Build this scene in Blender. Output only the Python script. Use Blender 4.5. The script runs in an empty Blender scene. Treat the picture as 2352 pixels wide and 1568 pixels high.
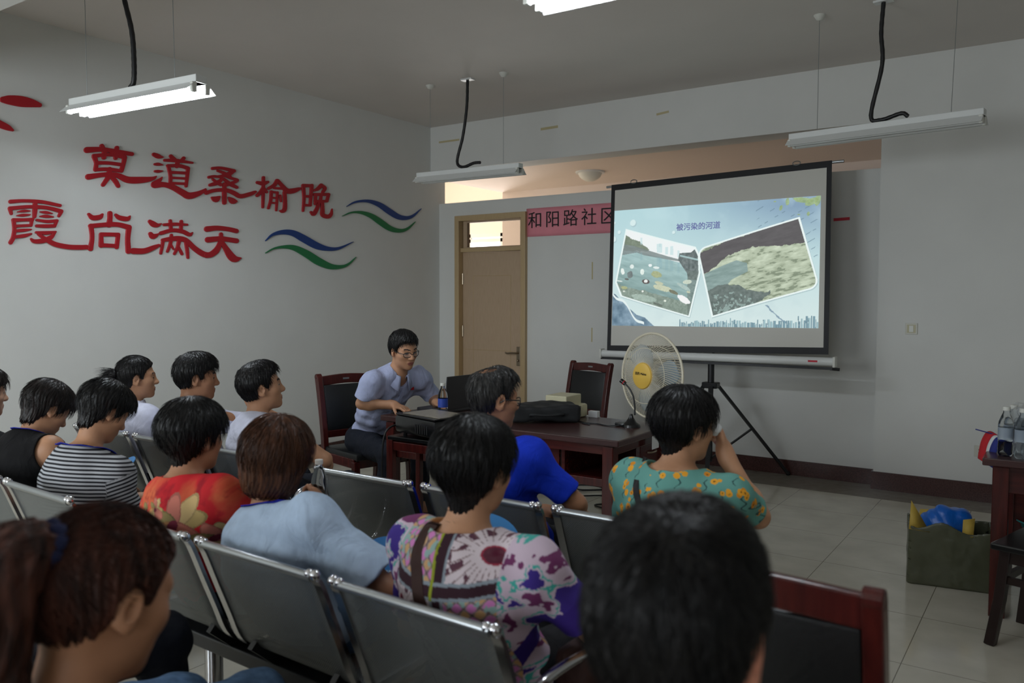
import bpy, bmesh, math, random
import numpy as np
from mathutils import Vector, Matrix

# ------------------------------------------------------------------ camera
scene = bpy.context.scene
COL = scene.collection
F_PX, YAW, PITCH, ROLL = 1877.19, 0.596773, 0.0517818, 0.0021280
CAM = Vector((5.801, -7.098, 1.5))
_cy, _sy = math.cos(YAW), math.sin(YAW)
FW = Vector((-_sy * math.cos(PITCH), _cy * math.cos(PITCH), -math.sin(PITCH)))
RT0 = Vector((_cy, _sy, 0)); UP0 = RT0.cross(FW)
RT = RT0 * math.cos(ROLL) + UP0 * math.sin(ROLL)
UPV = UP0 * math.cos(ROLL) - RT0 * math.sin(ROLL)
cam_data = bpy.data.cameras.new('camera')
cam_data.sensor_width = 36.0
cam_data.lens = F_PX / 2352 * 36.0
cam_data.clip_start = 0.05
cam_data.dof.use_dof = True
cam_data.dof.focus_distance = 5.2
cam_data.dof.aperture_fstop = 3.2
cam = bpy.data.objects.new('camera', cam_data)
COL.objects.link(cam)
M3 = Matrix((RT, UPV, -FW)).transposed()
cam.matrix_world = Matrix.Translation(CAM) @ M3.to_4x4()
scene.camera = cam

# ------------------------------------------------------------------ exposure, sky, daylight
vs = scene.view_settings
vs.view_transform = 'Standard'; vs.look = 'None'; vs.exposure = 0.0; vs.gamma = 1.0
vs.use_curve_mapping = False
scene.cycles.use_denoising = True
scene.cycles.max_bounces = 8
scene.cycles.sample_clamp_indirect = 4.0
scene.cycles.caustics_reflective = False
scene.cycles.caustics_refractive = False
world = bpy.data.worlds.new('world'); scene.world = world
world.use_nodes = True
bg = world.node_tree.nodes['Background']
bg.inputs[0].default_value = (0.80, 0.90, 1.0, 1); bg.inputs[1].default_value = 0.6

def daylight(name, loc, direction, sx, sy, power, color):
    """daylight entering through a window opening"""
    l = bpy.data.lights.new(name, 'AREA'); l.shape = 'RECTANGLE'; l.size = sx; l.size_y = sy
    l.energy = power; l.color = color
    o = bpy.data.objects.new(name, l); COL.objects.link(o)
    o.location = loc; o.rotation_euler = Vector(direction).to_track_quat('-Z', 'Y').to_euler()
    return o
# two windows in the rear wall, one tall window in the recess beyond the partition
daylight('daylight_rear', (2.0, -9.93, 1.75), (0, 1, 0), 2.2, 1.5, 115, (0.86, 0.94, 1.0))
daylight('daylight_rear', (5.6, -9.93, 1.75), (0, 1, 0), 2.2, 1.5, 30, (0.90, 0.95, 1.0))
daylight('daylight_recess', (-3.0, 4.44, 1.75), (0.25, -1, 0.1), 1.4, 1.5, 210, (1.0, 0.97, 0.95))

# ------------------------------------------------------------------ materials
def srgb(r, g, b):
    f = lambda c: (c / 255 / 12.92) if c / 255 <= 0.04045 else ((c / 255 + 0.055) / 1.055) ** 2.4
    return (f(r), f(g), f(b), 1.0)

class NT:
    def __init__(self, name):
        self.m = bpy.data.materials.new(name); self.m.use_nodes = True
        self.t = self.m.node_tree; self.n = self.t.nodes; self.l = self.t.links
        self.p = self.n['Principled BSDF']
    def node(self, typ, **kw):
        nd = self.n.new(typ)
        for k, v in kw.items():
            if k.startswith('i_'):
                key = k[2:]
                nd.inputs[int(key) if key.isdigit() else key].default_value = v
            else: setattr(nd, k, v)
        return nd
    def link(self, a, b): self.l.new(a, b)
    def coord(self, scale=(1, 1, 1), kind='Object'):
        tc = self.node('ShaderNodeTexCoord'); mp = self.node('ShaderNodeMapping')
        mp.inputs['Scale'].default_value = scale
        self.link(tc.outputs[kind], mp.inputs[0]); return mp.outputs[0]
    def ramp(self, fac, stops, interp='LINEAR'):
        r = self.node('ShaderNodeValToRGB'); r.color_ramp.interpolation = interp
        e = r.color_ramp.elements
        while len(e) < len(stops): e.new(0.5)
        for el, (p, c) in zip(e, stops): el.position = p; el.color = c
        self.link(fac, r.inputs[0]); return r.outputs[0]
    def bump(self, h, strength=0.2, dist=0.01):
        b = self.node('ShaderNodeBump'); b.inputs['Strength'].default_value = strength
        b.inputs['Distance'].default_value = dist
        self.link(h, b.inputs['Height']); self.link(b.outputs[0], self.p.inputs['Normal'])

def mat(name, col, rough=0.5, metal=0.0, spec=0.5, noise=0.0, nscale=8.0, stretch=(1, 1, 1), bump=0.0, bdist=0.004, **kw):
    k = NT(name); p = k.p
    p.inputs['Base Color'].default_value = col
    p.inputs['Roughness'].default_value = rough
    p.inputs['Metallic'].default_value = metal
    p.inputs['Specular IOR Level'].default_value = spec
    for a, v in kw.items(): p.inputs[a].default_value = v
    if noise or bump:
        nz = k.node('ShaderNodeTexNoise'); nz.inputs['Scale'].default_value = nscale
        nz.inputs['Detail'].default_value = 6
        k.link(k.coord(stretch), nz.inputs['Vector'])
        if noise:
            a = tuple(max(0, c * (1 - noise)) for c in col[:3]) + (1,); b = tuple(min(1, c * (1 + noise)) for c in col[:3]) + (1,)
            k.link(k.ramp(nz.outputs['Fac'], [(0.3, a), (0.7, b)]), p.inputs['Base Color'])
        if bump: k.bump(nz.outputs['Fac'], bump, bdist)
    return k.m

def attr_mat(name, attr='paint', rough=0.8, bump=0.25, nscale=350, sheen=0.2):
    k = NT(name); a = k.node('ShaderNodeAttribute', attribute_name=attr)
    k.link(a.outputs['Color'], k.p.inputs['Base Color']); k.p.inputs['Roughness'].default_value = rough
    k.p.inputs['Specular IOR Level'].default_value = 0.25
    nz = k.node('ShaderNodeTexNoise'); nz.inputs['Scale'].default_value = nscale
    k.link(k.coord(), nz.inputs['Vector']); k.bump(nz.outputs['Fac'], bump, 0.002)
    return k.m

def hair_mat(name, col, tint, rough=0.42):
    k = NT(name)
    nz = k.node('ShaderNodeTexNoise'); nz.inputs['Scale'].default_value = 60; nz.inputs['Detail'].default_value = 4
    k.link(k.coord((1, 1, 0.15)), nz.inputs['Vector'])
    k.link(k.ramp(nz.outputs['Fac'], [(0.3, col), (0.75, tint)]), k.p.inputs['Base Color'])
    k.p.inputs['Roughness'].default_value = rough; k.p.inputs['Specular IOR Level'].default_value = 0.3
    k.bump(nz.outputs['Fac'], 0.5, 0.003)
    return k.m

MT = {}
MT['wall'] = mat('painted_plaster', srgb(222, 222, 218), 0.85, spec=0.2, noise=0.02, nscale=3, bump=0.04, bdist=0.002)
MT['ceil'] = mat('ceiling_paint', srgb(222, 216, 210), 0.9, spec=0.1, noise=0.02, nscale=2)
MT['pinkceil'] = mat('warm_white_paint', srgb(232, 218, 209), 0.9, spec=0.1)
MT['cream'] = mat('cream_paint', srgb(232, 226, 212), 0.85, spec=0.1)
MT['skirt'] = mat('dark_red_granite', srgb(72, 45, 42), 0.22, noise=0.5, nscale=120)
MT['lamp_metal'] = mat('white_enamel', srgb(226, 228, 226), 0.4)
MT['black_cable'] = mat('black_rubber', srgb(20, 20, 22), 0.45)
MT['red_acrylic'] = mat('red_acrylic', srgb(172, 18, 32), 0.45)
MT['blue_acrylic'] = mat('blue_acrylic', srgb(22, 62, 130), 0.45)
MT['green_acrylic'] = mat('green_acrylic', srgb(30, 120, 70), 0.45)
MT['pink_paper'] = mat('pink_paper', srgb(234, 146, 158), 0.8, noise=0.05, nscale=6)
MT['red_paper'] = mat('red_paper', srgb(206, 60, 74), 0.8)
MT['ink'] = mat('black_ink', srgb(26, 22, 26), 0.7)
MT['chrome'] = mat('chrome', srgb(205, 205, 208), 0.16, metal=1.0)
MT['dullsteel'] = mat('silver_steel', srgb(168, 172, 174), 0.3, metal=0.85)
MT['blacksteel'] = mat('black_steel', srgb(24, 25, 28), 0.4)
MT['blackplastic'] = mat('black_plastic', srgb(16, 17, 19), 0.25)
MT['blackfabric'] = mat('black_nylon', srgb(22, 24, 26), 0.75, bump=0.3, nscale=60)
MT['whiteplastic'] = mat('white_plastic', srgb(222, 222, 214), 0.4)
MT['cage'] = mat('cream_wire', srgb(216, 208, 186), 0.35)
MT['yellow'] = mat('yellow_plastic', srgb(232, 190, 84), 0.35)
MT['blade'] = mat('pale_blue_blade', srgb(178, 194, 204), 0.2, Alpha=0.6)
MT['beige'] = mat('beige_plastic', srgb(196, 190, 158), 0.5)
MT['screen_fabric'] = mat('screen_fabric', srgb(214, 212, 204), 0.8)
MT['screen_black'] = mat('screen_black', srgb(14, 15, 20), 0.6)
MT['paper'] = mat('white_paper', srgb(220, 222, 222), 0.7)
MT['leather'] = mat('black_leather', srgb(20, 22, 24), 0.42, bump=0.25, nscale=90)
MT['floorborder'] = mat('grey_stone_tile', srgb(126, 120, 108), 0.16, noise=0.12, nscale=14)
MT['bluefan'] = mat('blue_card', srgb(64, 140, 206), 0.5)
MT['bluebag'] = mat('blue_plastic_film', srgb(20, 96, 190), 0.3, bump=0.5, nscale=12, bdist=0.02)
MT['yellow_lining'] = mat('yellow_lining', srgb(190, 160, 70), 0.6, noise=0.12)
MT['teal'] = mat('teal_plastic', srgb(64, 150, 150), 0.35)
MT['plate'] = mat('ivory_plastic', srgb(206, 204, 192), 0.4)
MT['brass'] = mat('satin_nickel', srgb(150, 136, 116), 0.3, metal=0.9)

def wood(name, dark, light, rough, scale, sx):
    k = NT(name)
    nz = k.node('ShaderNodeTexNoise'); nz.inputs['Scale'].default_value = scale; nz.inputs['Detail'].default_value = 5
    k.link(k.coord(sx), nz.inputs['Vector'])
    k.link(k.ramp(nz.outputs['Fac'], [(0.3, dark), (0.7, light)]), k.p.inputs['Base Color'])
    k.p.inputs['Roughness'].default_value = rough
    return k.m
MT['rosewood'] = wood('red_lacquered_wood', srgb(60, 19, 18), srgb(84, 29, 25), 0.22, 8, (6, 6, 0.6))
MT['desk_wood'] = wood('dark_lacquered_wood', srgb(62, 24, 24), srgb(84, 34, 30), 0.2, 8, (0.6, 6, 6))
MT['desk_top'] = wood('dark_desk_veneer', srgb(54, 32, 32), srgb(72, 44, 42), 0.28, 8, (0.6, 8, 8))
MT['oak'] = wood('light_oak_veneer', srgb(182, 156, 128), srgb(194, 168, 140), 0.45, 14, (14, 14, 0.7))
MT['oak_frame'] = wood('oak_trim', srgb(184, 158, 118), srgb(194, 168, 128), 0.45, 14, (14, 14, 0.7))

def tiles_mat():
    k = NT('polished_floor_tile')
    tc = k.node('ShaderNodeTexCoord'); sep = k.node('ShaderNodeSeparateXYZ'); k.link(tc.outputs['Object'], sep.inputs[0])
    lines = []
    for ax, off in ((0, 4.09), (1, -0.5)):
        a = k.node('ShaderNodeMath', operation='SUBTRACT'); a.inputs[1].default_value = off - 60 * 0.592; k.link(sep.outputs[ax], a.inputs[0])
        m = k.node('ShaderNodeMath', operation='MODULO'); m.inputs[1].default_value = 0.592; k.link(a.outputs[0], m.inputs[0])
        c = k.node('ShaderNodeMath', operation='COMPARE'); c.inputs[1].default_value = 0.0; c.inputs[2].default_value = 0.0035
        k.link(m.outputs[0], c.inputs[0]); lines.append(c.outputs[0])
    mx = k.node('ShaderNodeMath', operation='MAXIMUM'); k.link(lines[0], mx.inputs[0]); k.link(lines[1], mx.inputs[1])
    nz = k.node('ShaderNodeTexNoise'); nz.inputs['Scale'].default_value = 5; nz.inputs['Detail'].default_value = 8
    k.link(tc.outputs['Object'], nz.inputs['Vector'])
    base = k.ramp(nz.outputs['Fac'], [(0.3, srgb(190, 184, 168)), (0.7, srgb(206, 200, 184))])
    mix = k.node('ShaderNodeMix', data_type='RGBA'); k.link(mx.outputs[0], mix.inputs['Factor'])
    k.link(base, mix.inputs['A']); mix.inputs['B'].default_value = srgb(110, 102, 90)
    k.link(mix.outputs['Result'], k.p.inputs['Base Color'])
    k.p.inputs['Roughness'].default_value = 0.14; k.p.inputs['Specular IOR Level'].default_value = 0.5
    return k.m
MT['tiles'] = tiles_mat()

def perforated_mat():
    """steel sheet with a regular pattern of small round holes, in local seat coordinates (attribute uv2)"""
    k = NT('perforated_steel')
    a = k.node('ShaderNodeAttribute', attribute_name='sheet')
    sep = k.node('ShaderNodeSeparateXYZ'); k.link(a.outputs['Vector'], sep.inputs[0])
    P = 0.0075
    def cell(ofs):
        outs = []
        for ax in (0, 1):
            d = k.node('ShaderNodeMath', operation='MULTIPLY_ADD'); d.inputs[1].default_value = 1 / P; d.inputs[2].default_value = 100 + ofs
            k.link(sep.outputs[ax], d.inputs[0])
            f = k.node('ShaderNodeMath', operation='FRACT'); k.link(d.outputs[0], f.inputs[0])
            s = k.node('ShaderNodeMath', operation='SUBTRACT'); s.inputs[1].default_value = 0.5; k.link(f.outputs[0], s.inputs[0])
            q = k.node('ShaderNodeMath', operation='MULTIPLY'); k.link(s.outputs[0], q.inputs[0]); k.link(s.outputs[0], q.inputs[1])
            outs.append(q.outputs[0])
        s = k.node('ShaderNodeMath', operation='ADD'); k.link(outs[0], s.inputs[0]); k.link(outs[1], s.inputs[1])
        c = k.node('ShaderNodeMath', operation='LESS_THAN'); c.inputs[1].default_value = 0.045; k.link(s.outputs[0], c.inputs[0])
        return c.outputs[0]
    mx = k.node('ShaderNodeMath', operation='MAXIMUM'); k.link(cell(0), mx.inputs[0]); k.link(cell(0.5), mx.inputs[1])
    inv = k.node('ShaderNodeMath', operation='SUBTRACT'); inv.inputs[0].default_value = 1.0; k.link(mx.outputs[0], inv.inputs[1])
    k.link(inv.outputs[0], k.p.inputs['Alpha'])
    k.p.inputs['Base Color'].default_value = srgb(134, 138, 138); k.p.inputs['Metallic'].default_value = 0.55
    k.p.inputs['Roughness'].default_value = 0.42
    return k.m
MT['perf'] = perforated_mat()

def glass_mat(name, col=(1, 1, 1, 1), rough=0.02, trans=1.0, ior=1.4):
    k = NT(name); k.p.inputs['Base Color'].default_value = col; k.p.inputs['Roughness'].default_value = rough
    k.p.inputs['Transmission Weight'].default_value = trans; k.p.inputs['IOR'].default_value = ior
    return k.m
MT['glass'] = glass_mat('window_glass', ior=1.05)
MT['pet'] = glass_mat('clear_bottle_plastic', (0.93, 0.97, 1, 1), 0.05, ior=1.12)
MT['film'] = mat('clear_plastic_film', srgb(200, 208, 214), 0.15, Alpha=0.22)
MT['lens'] = mat('clear_lens', srgb(230, 235, 240), 0.05, Alpha=0.12)

def emit_mat(name, col, strength):
    k = NT(name); k.p.inputs['Base Color'].default_value = (0, 0, 0, 1)
    k.p.inputs['Emission Color'].default_value = col; k.p.inputs['Emission Strength'].default_value = strength
    return k.m
MT['tube_on'] = emit_mat('lit_fluorescent_tube', (0.84, 0.92, 1.0, 1), 95.0)
MT['tube_dim'] = emit_mat('weaker_lit_fluorescent_tube', (0.84, 0.92, 1.0, 1), 52.0)  # emission set below the other lit lamp to keep the pier wall darker
MT['tube_off'] = mat('unlit_fluorescent_tube', srgb(226, 228, 226), 0.25)
MT['sky_pane'] = emit_mat('bright_sky_outside', (0.98, 0.98, 1.0, 1), 1.6)

def skin_mats(prefix, col, lip):
    return [mat(prefix + '_skin', col, 0.5, spec=0.35, noise=0.06, nscale=25, **{'Subsurface Weight': 0.0}),
            mat(prefix + '_lips', lip, 0.45), mat(prefix + '_brow', srgb(34, 26, 24), 0.8),
            mat(prefix + '_eye', srgb(30, 24, 22), 0.25)]

# ------------------------------------------------------------------ object helpers
def put(name, me, m, parent=None):
    o = bpy.data.objects.new(name, me); COL.objects.link(o)
    if m is not None:
        for x in (m if isinstance(m, list) else [m]): me.materials.append(x)
    if parent is not None: o.parent = parent
    return o
def empty(name, loc=(0, 0, 0), rz=0.0):
    o = bpy.data.objects.new(name, None); COL.objects.link(o); o.location = loc; o.rotation_euler = (0, 0, rz)
    o.empty_display_size = 0.1
    return o
def tag(o, label=None, cat=None, group=None, kind=None):
    if label: o['label'] = label
    if cat: o['category'] = cat
    if group: o['group'] = group
    if kind: o['kind'] = kind
    return o
def copy_tree(o, parent=None):
    c = o.copy(); COL.objects.link(c)
    if parent is not None: c.parent = parent
    for ch in list(o.children): copy_tree(ch, c)
    return c

class MB:
    """collects boxes, tubes, lathes and prisms into one mesh"""
    def __init__(self): self.v = []; self.f = []; self.M = Matrix.Identity(4)
    def add(self, vs, fs, M=None):
        n = len(self.v); T = self.M @ M if M is not None else self.M
        self.v += [tuple(T @ Vector(p)) for p in vs]; self.f += [tuple(i + n for i in f) for f in fs]
        return self
    def box(self, c, s, M=None, bev=0.0):
        x, y, z = (q / 2 for q in s); b = min(bev, x * .49, y * .49, z * .49)
        if b <= 0:
            vs = [(c[0] + i * x, c[1] + j * y, c[2] + k * z) for i in (-1, 1) for j in (-1, 1) for k in (-1, 1)]
            return self.add(vs, [(0, 1, 3, 2), (4, 6, 7, 5), (0, 4, 5, 1), (2, 3, 7, 6), (0, 2, 6, 4), (1, 5, 7, 3)], M)
        bm = bmesh.new(); bmesh.ops.create_cube(bm, size=1)
        for v in bm.verts: v.co = Vector((c[0] + v.co.x * 2 * x, c[1] + v.co.y * 2 * y, c[2] + v.co.z * 2 * z))
        bmesh.ops.bevel(bm, geom=bm.edges[:], offset=b, segments=2, profile=0.5, affect='EDGES')
        bm.verts.index_update()
        self.add([v.co for v in bm.verts], [[v.index for v in f.verts] for f in bm.faces], M); bm.free(); return self
    def sweep(self, path, prof, closed_prof=True, caps=True, M=None, up=None):
        """prof: function(i)->list of 2d points in (side, up) frame"""
        P = [Vector(p) for p in path]; n = len(P); rings = []
        t0 = (P[1] - P[0]).normalized()
        ref = Vector(up) if up is not None else (Vector((0, 0, 1)) if abs(t0.z) < 0.9 else Vector((1, 0, 0)))
        s = t0.cross(ref).normalized(); u = s.cross(t0)
        vs = []; fs = []
        for i in range(n):
            t = (P[min(i + 1, n - 1)] - P[max(i - 1, 0)]).normalized()
            if up is not None: s = t.cross(ref); s = s.normalized() if s.length > 1e-6 else s; u = s.cross(t)
            else:
                s = (s - t * s.dot(t)).normalized(); u = s.cross(t)
            pr = prof(i); k = len(pr)
            for a, b in pr: vs.append(P[i] + s * a + u * b)
        for i in range(n - 1):
            for j in range(k if closed_prof else k - 1):
                a = i * k + j; b = i * k + (j + 1) % k
                fs.append((a, b, b + k, a + k))
        if caps and closed_prof:
            fs.append(tuple(range(k))[::-1]); fs.append(tuple(range((n - 1) * k, n * k)))
        return self.add(vs, fs, M)
    def tube(self, path, r, n=10, M=None, caps=True):
        rr = r if hasattr(r, '__len__') else [r] * len(path)
        return self.sweep(path, lambda i: [(math.cos(2 * math.pi * j / n) * rr[i], math.sin(2 * math.pi * j / n) * rr[i]) for j in range(n)], caps=caps, M=M)
    def bar(self, path, w, h, M=None, up=None):
        return self.sweep(path, lambda i: [(-w / 2, -h / 2), (w / 2, -h / 2), (w / 2, h / 2), (-w / 2, h / 2)], M=M, up=up)
    def lathe(self, prof, n=24, M=None):
        vs = []; fs = []; k = len(prof)
        for j in range(n):
            a = 2 * math.pi * j / n
            for r, z in prof: vs.append((r * math.cos(a), r * math.sin(a), z))
        for j in range(n):
            for i in range(k - 1):
                a = j * k + i; b = ((j + 1) % n) * k + i
                fs.append((a, b, b + 1, a + 1))
        return self.add(vs, fs, M)
    def prism(self, poly, z0, z1, M=None):
        n = len(poly); vs = [(x, y, z0) for x, y in poly] + [(x, y, z1) for x, y in poly]
        fs = [tuple(range(n))[::-1], tuple(range(n, 2 * n))] + [(i, (i + 1) % n, (i + 1) % n + n, i + n) for i in range(n)]
        return self.add(vs, fs, M)
    def ball(self, c, r, n=12, M=None, sq=(1, 1, 1)):
        prof = [(max(1e-4, math.sin(math.pi * i / n)) * r, -math.cos(math.pi * i / n) * r) for i in range(n + 1)]
        T = Matrix.Translation(c) @ Matrix.Diagonal((*sq, 1))
        return self.lathe(prof, max(8, n), (M @ T) if M is not None else T)
    def build(self, name, m, parent=None, smooth=None, bevel=0.0):
        me = bpy.data.meshes.new(name); me.from_pydata(self.v, [], self.f); me.update()
        o = put(name, me, m, parent)
        if smooth is not None:
            me.shade_smooth()
            me.set_sharp_from_angle(angle=math.radians(smooth))
        if bevel:
            b = o.modifiers.new('bevel', 'BEVEL'); b.width = bevel; b.segments = 2; b.limit_method = 'ANGLE'
        return o
def spline(pts, k=6):
    """Catmull-Rom through points of any dimension"""
    P = np.array(pts, float); P = np.vstack([2 * P[0] - P[1], P, 2 * P[-1] - P[-2]]); out = []
    for i in range(1, len(P) - 2):
        for t in np.linspace(0, 1, k, endpoint=False):
            a, b, c, d = P[i - 1:i + 3]
            out.append(0.5 * (2 * b + (c - a) * t + (2 * a - 5 * b + 4 * c - d) * t * t + (3 * b - a - 3 * c + d) * t ** 3))
    out.append(P[-2]); return np.array(out)
def np_mesh(name, V, F, m, parent=None, smooth=True, mi=None, attrs=()):
    me = bpy.data.meshes.new(name)
    me.vertices.add(len(V)); me.vertices.foreach_set('co', np.ascontiguousarray(V, np.float32).ravel())
    k = F.shape[1]; me.loops.add(F.size); me.loops.foreach_set('vertex_index', np.ascontiguousarray(F, np.int32).ravel())
    me.polygons.add(len(F)); me.polygons.foreach_set('loop_start', np.arange(0, F.size, k, dtype=np.int32))
    me.polygons.foreach_set('loop_total', np.full(len(F), k, np.int32))
    if smooth: me.polygons.foreach_set('use_smooth', np.ones(len(F), bool))
    if mi is not None: me.polygons.foreach_set('material_index', np.ascontiguousarray(mi, np.int32))
    for an, typ, dat in attrs:
        at = me.attributes.new(an, typ, 'POINT')
        at.data.foreach_set('color' if 'COLOR' in typ else ('vector' if typ == 'FLOAT_VECTOR' else 'value'), np.ascontiguousarray(dat, np.float32).ravel())
    me.update(); me.validate()
    return put(name, me, m, parent)

# ------------------------------------------------------------------ signed distance fields -> one continuous surface
class SDF:
    def __init__(self, lo, hi, h):
        self.lo = np.array(lo, float); self.h = h
        self.n = np.ceil((np.array(hi) - self.lo) / h).astype(int) + 1
        self.d = np.full(self.n, 0.08, np.float32)
    def win(self, lo, hi):
        a = np.clip(np.floor((np.array(lo) - self.lo) / self.h).astype(int), 0, self.n)
        b = np.clip(np.ceil((np.array(hi) - self.lo) / self.h).astype(int) + 1, 0, self.n)
        if (b <= a).any(): return None
        ax = [(self.lo[i] + np.arange(a[i], b[i]) * self.h).astype(np.float32) for i in range(3)]
        return (slice(a[0], b[0]), slice(a[1], b[1]), slice(a[2], b[2])), ax[0][:, None, None], ax[1][None, :, None], ax[2][None, None, :]
    @staticmethod
    def smin(a, b, k):
        if k <= 0: return np.minimum(a, b)
        h = np.maximum(k - np.abs(a - b), 0) / k
        return np.minimum(a, b) - h * h * k * 0.25
    def _put(self, w, d, k, op):
        s = w[0]
        if op == 'add': self.d[s] = self.smin(self.d[s], d, k)
        else: self.d[s] = -self.smin(-self.d[s], d, k)
    def cap(self, p, q, r0, r1, k=0.02, op='add', cut=None):
        p = np.array(p, float); q = np.array(q, float); m = max(r0, r1) + 0.06
        w = self.win(np.minimum(p, q) - m, np.maximum(p, q) + m)
        if w is None: return
        _, X, Y, Z = w; e = q - p; L = max(float(e @ e), 1e-9)
        t = np.clip(((X - p[0]) * e[0] + (Y - p[1]) * e[1] + (Z - p[2]) * e[2]) / L, 0, 1)
        d = np.sqrt((X - p[0] - t * e[0]) ** 2 + (Y - p[1] - t * e[1]) ** 2 + (Z - p[2] - t * e[2]) ** 2) - (r0 + (r1 - r0) * t)
        if cut is not None:
            c = np.array(cut[0], float); n = np.array(cut[1], float); n /= np.linalg.norm(n)
            d = np.maximum(d, (X - c[0]) * n[0] + (Y - c[1]) * n[1] + (Z - c[2]) * n[2])
        self._put(w, d.astype(np.float32), k, op)
    def ell(self, c, r, R=None, k=0.02, op='add'):
        c = np.array(c, float); r = np.array(r, float); m = r.max() + 0.06
        w = self.win(c - m, c + m)
        if w is None: return
        _, X, Y, Z = w; X = X - c[0]; Y = Y - c[1]; Z = Z - c[2]
        if R is not None:
            R = np.array(R); X, Y, Z = (R[0, i] * X + R[1, i] * Y + R[2, i] * Z for i in range(3))
        k0 = np.sqrt((X / r[0]) ** 2 + (Y / r[1]) ** 2 + (Z / r[2]) ** 2); k1 = np.sqrt((X / r[0] ** 2) ** 2 + (Y / r[1] ** 2) ** 2 + (Z / r[2] ** 2) ** 2)
        self._put(w, (k0 * (k0 - 1) / np.maximum(k1, 1e-6)).astype(np.float32), k, op)
    def half(self, c, n, k=0.0):
        """keep only the side the normal points away from"""
        n = np.array(n, float); n /= np.linalg.norm(n)
        w = self.win(self.lo, self.lo + self.n * self.h); _, X, Y, Z = w
        d = ((X - c[0]) * n[0] + (Y - c[1]) * n[1] + (Z - c[2]) * n[2]).astype(np.float32)
        self.d = -self.smin(-self.d, -d, k)
    def grid(self):
        return self.win(self.lo, self.lo + self.n * self.h)[1:]
    def mesh(self):
        d = self.d; d[0] = d[-1] = 0.05; d[:, 0] = d[:, -1] = 0.05; d[:, :, 0] = d[:, :, -1] = 0.05
        s = d < 0; n = self.n
        c8 = [(i, j, k) for i in (0, 1) for j in (0, 1) for k in (0, 1)]
        sl = lambda o: tuple(slice(o[i], n[i] - 1 + o[i]) for i in range(3))
        cnt = np.zeros(n - 1, np.int8)
        for o in c8: cnt += s[sl(o)]
        act = (cnt > 0) & (cnt < 8); idx = np.argwhere(act)
        val = np.stack([d[idx[:, 0] + o[0], idx[:, 1] + o[1], idx[:, 2] + o[2]] for o in c8], 1)
        acc = np.zeros((len(idx), 3)); num = np.zeros(len(idx))
        for a in range(8):
            for b in range(a + 1, 8):
                oa, ob = np.array(c8[a]), np.array(c8[b])
                if np.abs(oa - ob).sum() != 1: continue
                va, vb = val[:, a], val[:, b]; m = (va < 0) != (vb < 0)
                t = np.where(m, va / np.where(m, va - vb, 1), 0)
                acc += np.where(m[:, None], oa + t[:, None] * (ob - oa), 0); num += m
        V = self.lo + (idx + acc / num[:, None]) * self.h
        vid = np.full(n - 1, -1, np.int32); vid[act] = np.arange(len(idx))
        F = []
        for ax in range(3):
            u, v = (ax + 1) % 3, (ax + 2) % 3
            a = [slice(None)] * 3; b = [slice(None)] * 3
            a[ax] = slice(0, n[ax] - 1); b[ax] = slice(1, n[ax])
            for q in (u, v): a[q] = slice(1, n[q] - 1); b[q] = slice(1, n[q] - 1)
            sa, sb = s[tuple(a)], s[tuple(b)]; e = np.argwhere(sa != sb)
            if not len(e): continue
            fl = sa[e[:, 0], e[:, 1], e[:, 2]]
            base = e.copy(); base[:, u] += 1; base[:, v] += 1
            q = []
            for du, dv in ((-1, -1), (0, -1), (0, 0), (-1, 0)):
                p = base.copy(); p[:, u] += du; p[:, v] += dv
                q.append(vid[p[:, 0], p[:, 1], p[:, 2]])
            q = np.stack(q, 1); q[~fl] = q[~fl][:, ::-1]; F.append(q)
        return V, np.concatenate(F)
# ------------------------------------------------------------------ the setting
def slab(name, lo, hi, m, kind='structure', bev=0.0):
    mb = MB(); c = [(a + b) / 2 for a, b in zip(lo, hi)]; s = [b - a for a, b in zip(lo, hi)]
    o = mb.box((0, 0, 0), s, bev=bev).build(name, m); o.location = c
    return tag(o, kind=kind) if kind else o
X1, Y0, CEIL = 8.6, -10.0, 3.36
def shell(name, boxes, m, at=(0, 0, 0)):
    mb = MB()
    for lo, hi in boxes: mb.box([(a + b) / 2 for a, b in zip(lo, hi)], [b - a for a, b in zip(lo, hi)])
    return tag(mb.build(name, m), kind='structure')
fl = MB(); fl.box((3.0, -2.5, -0.05), (12.4, 15.4, 0.1)); tag(fl.build('floor', MT['tiles']), kind='structure')
shell('floor_border', [((0.02, -0.5, 0.0), (X1, -0.02, 0.0015)), ((0.02, Y0, 0.0), (0.3, -0.5, 0.0015))], MT['floorborder'])
shell('ceiling', [((-0.2, Y0 - 0.2, CEIL), (X1 + 0.2, 0.12, CEIL + 0.12))], MT['ceil'])
shell('wall_left', [((-0.12, Y0 - 0.2, 0), (0, 0.1, CEIL))], MT['wall'])
# partition with the door opening (x 0.30..1.11, top 2.34)
shell('wall_back', [((0, 0, 0), (0.30, 0.1, 2.55)), ((0.30, 0, 2.345), (1.115, 0.1, 2.55)), ((1.115, 0, 0), (4.56, 0.1, 2.55))], MT['wall'])
shell('wall_pier', [((4.56, -0.15, 0), (X1, 0.12, 2.885))], MT['wall'])
shell('trim_beam', [((0, -0.15, 2.885), (X1, 0.12, CEIL))], MT['wall'])
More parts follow.
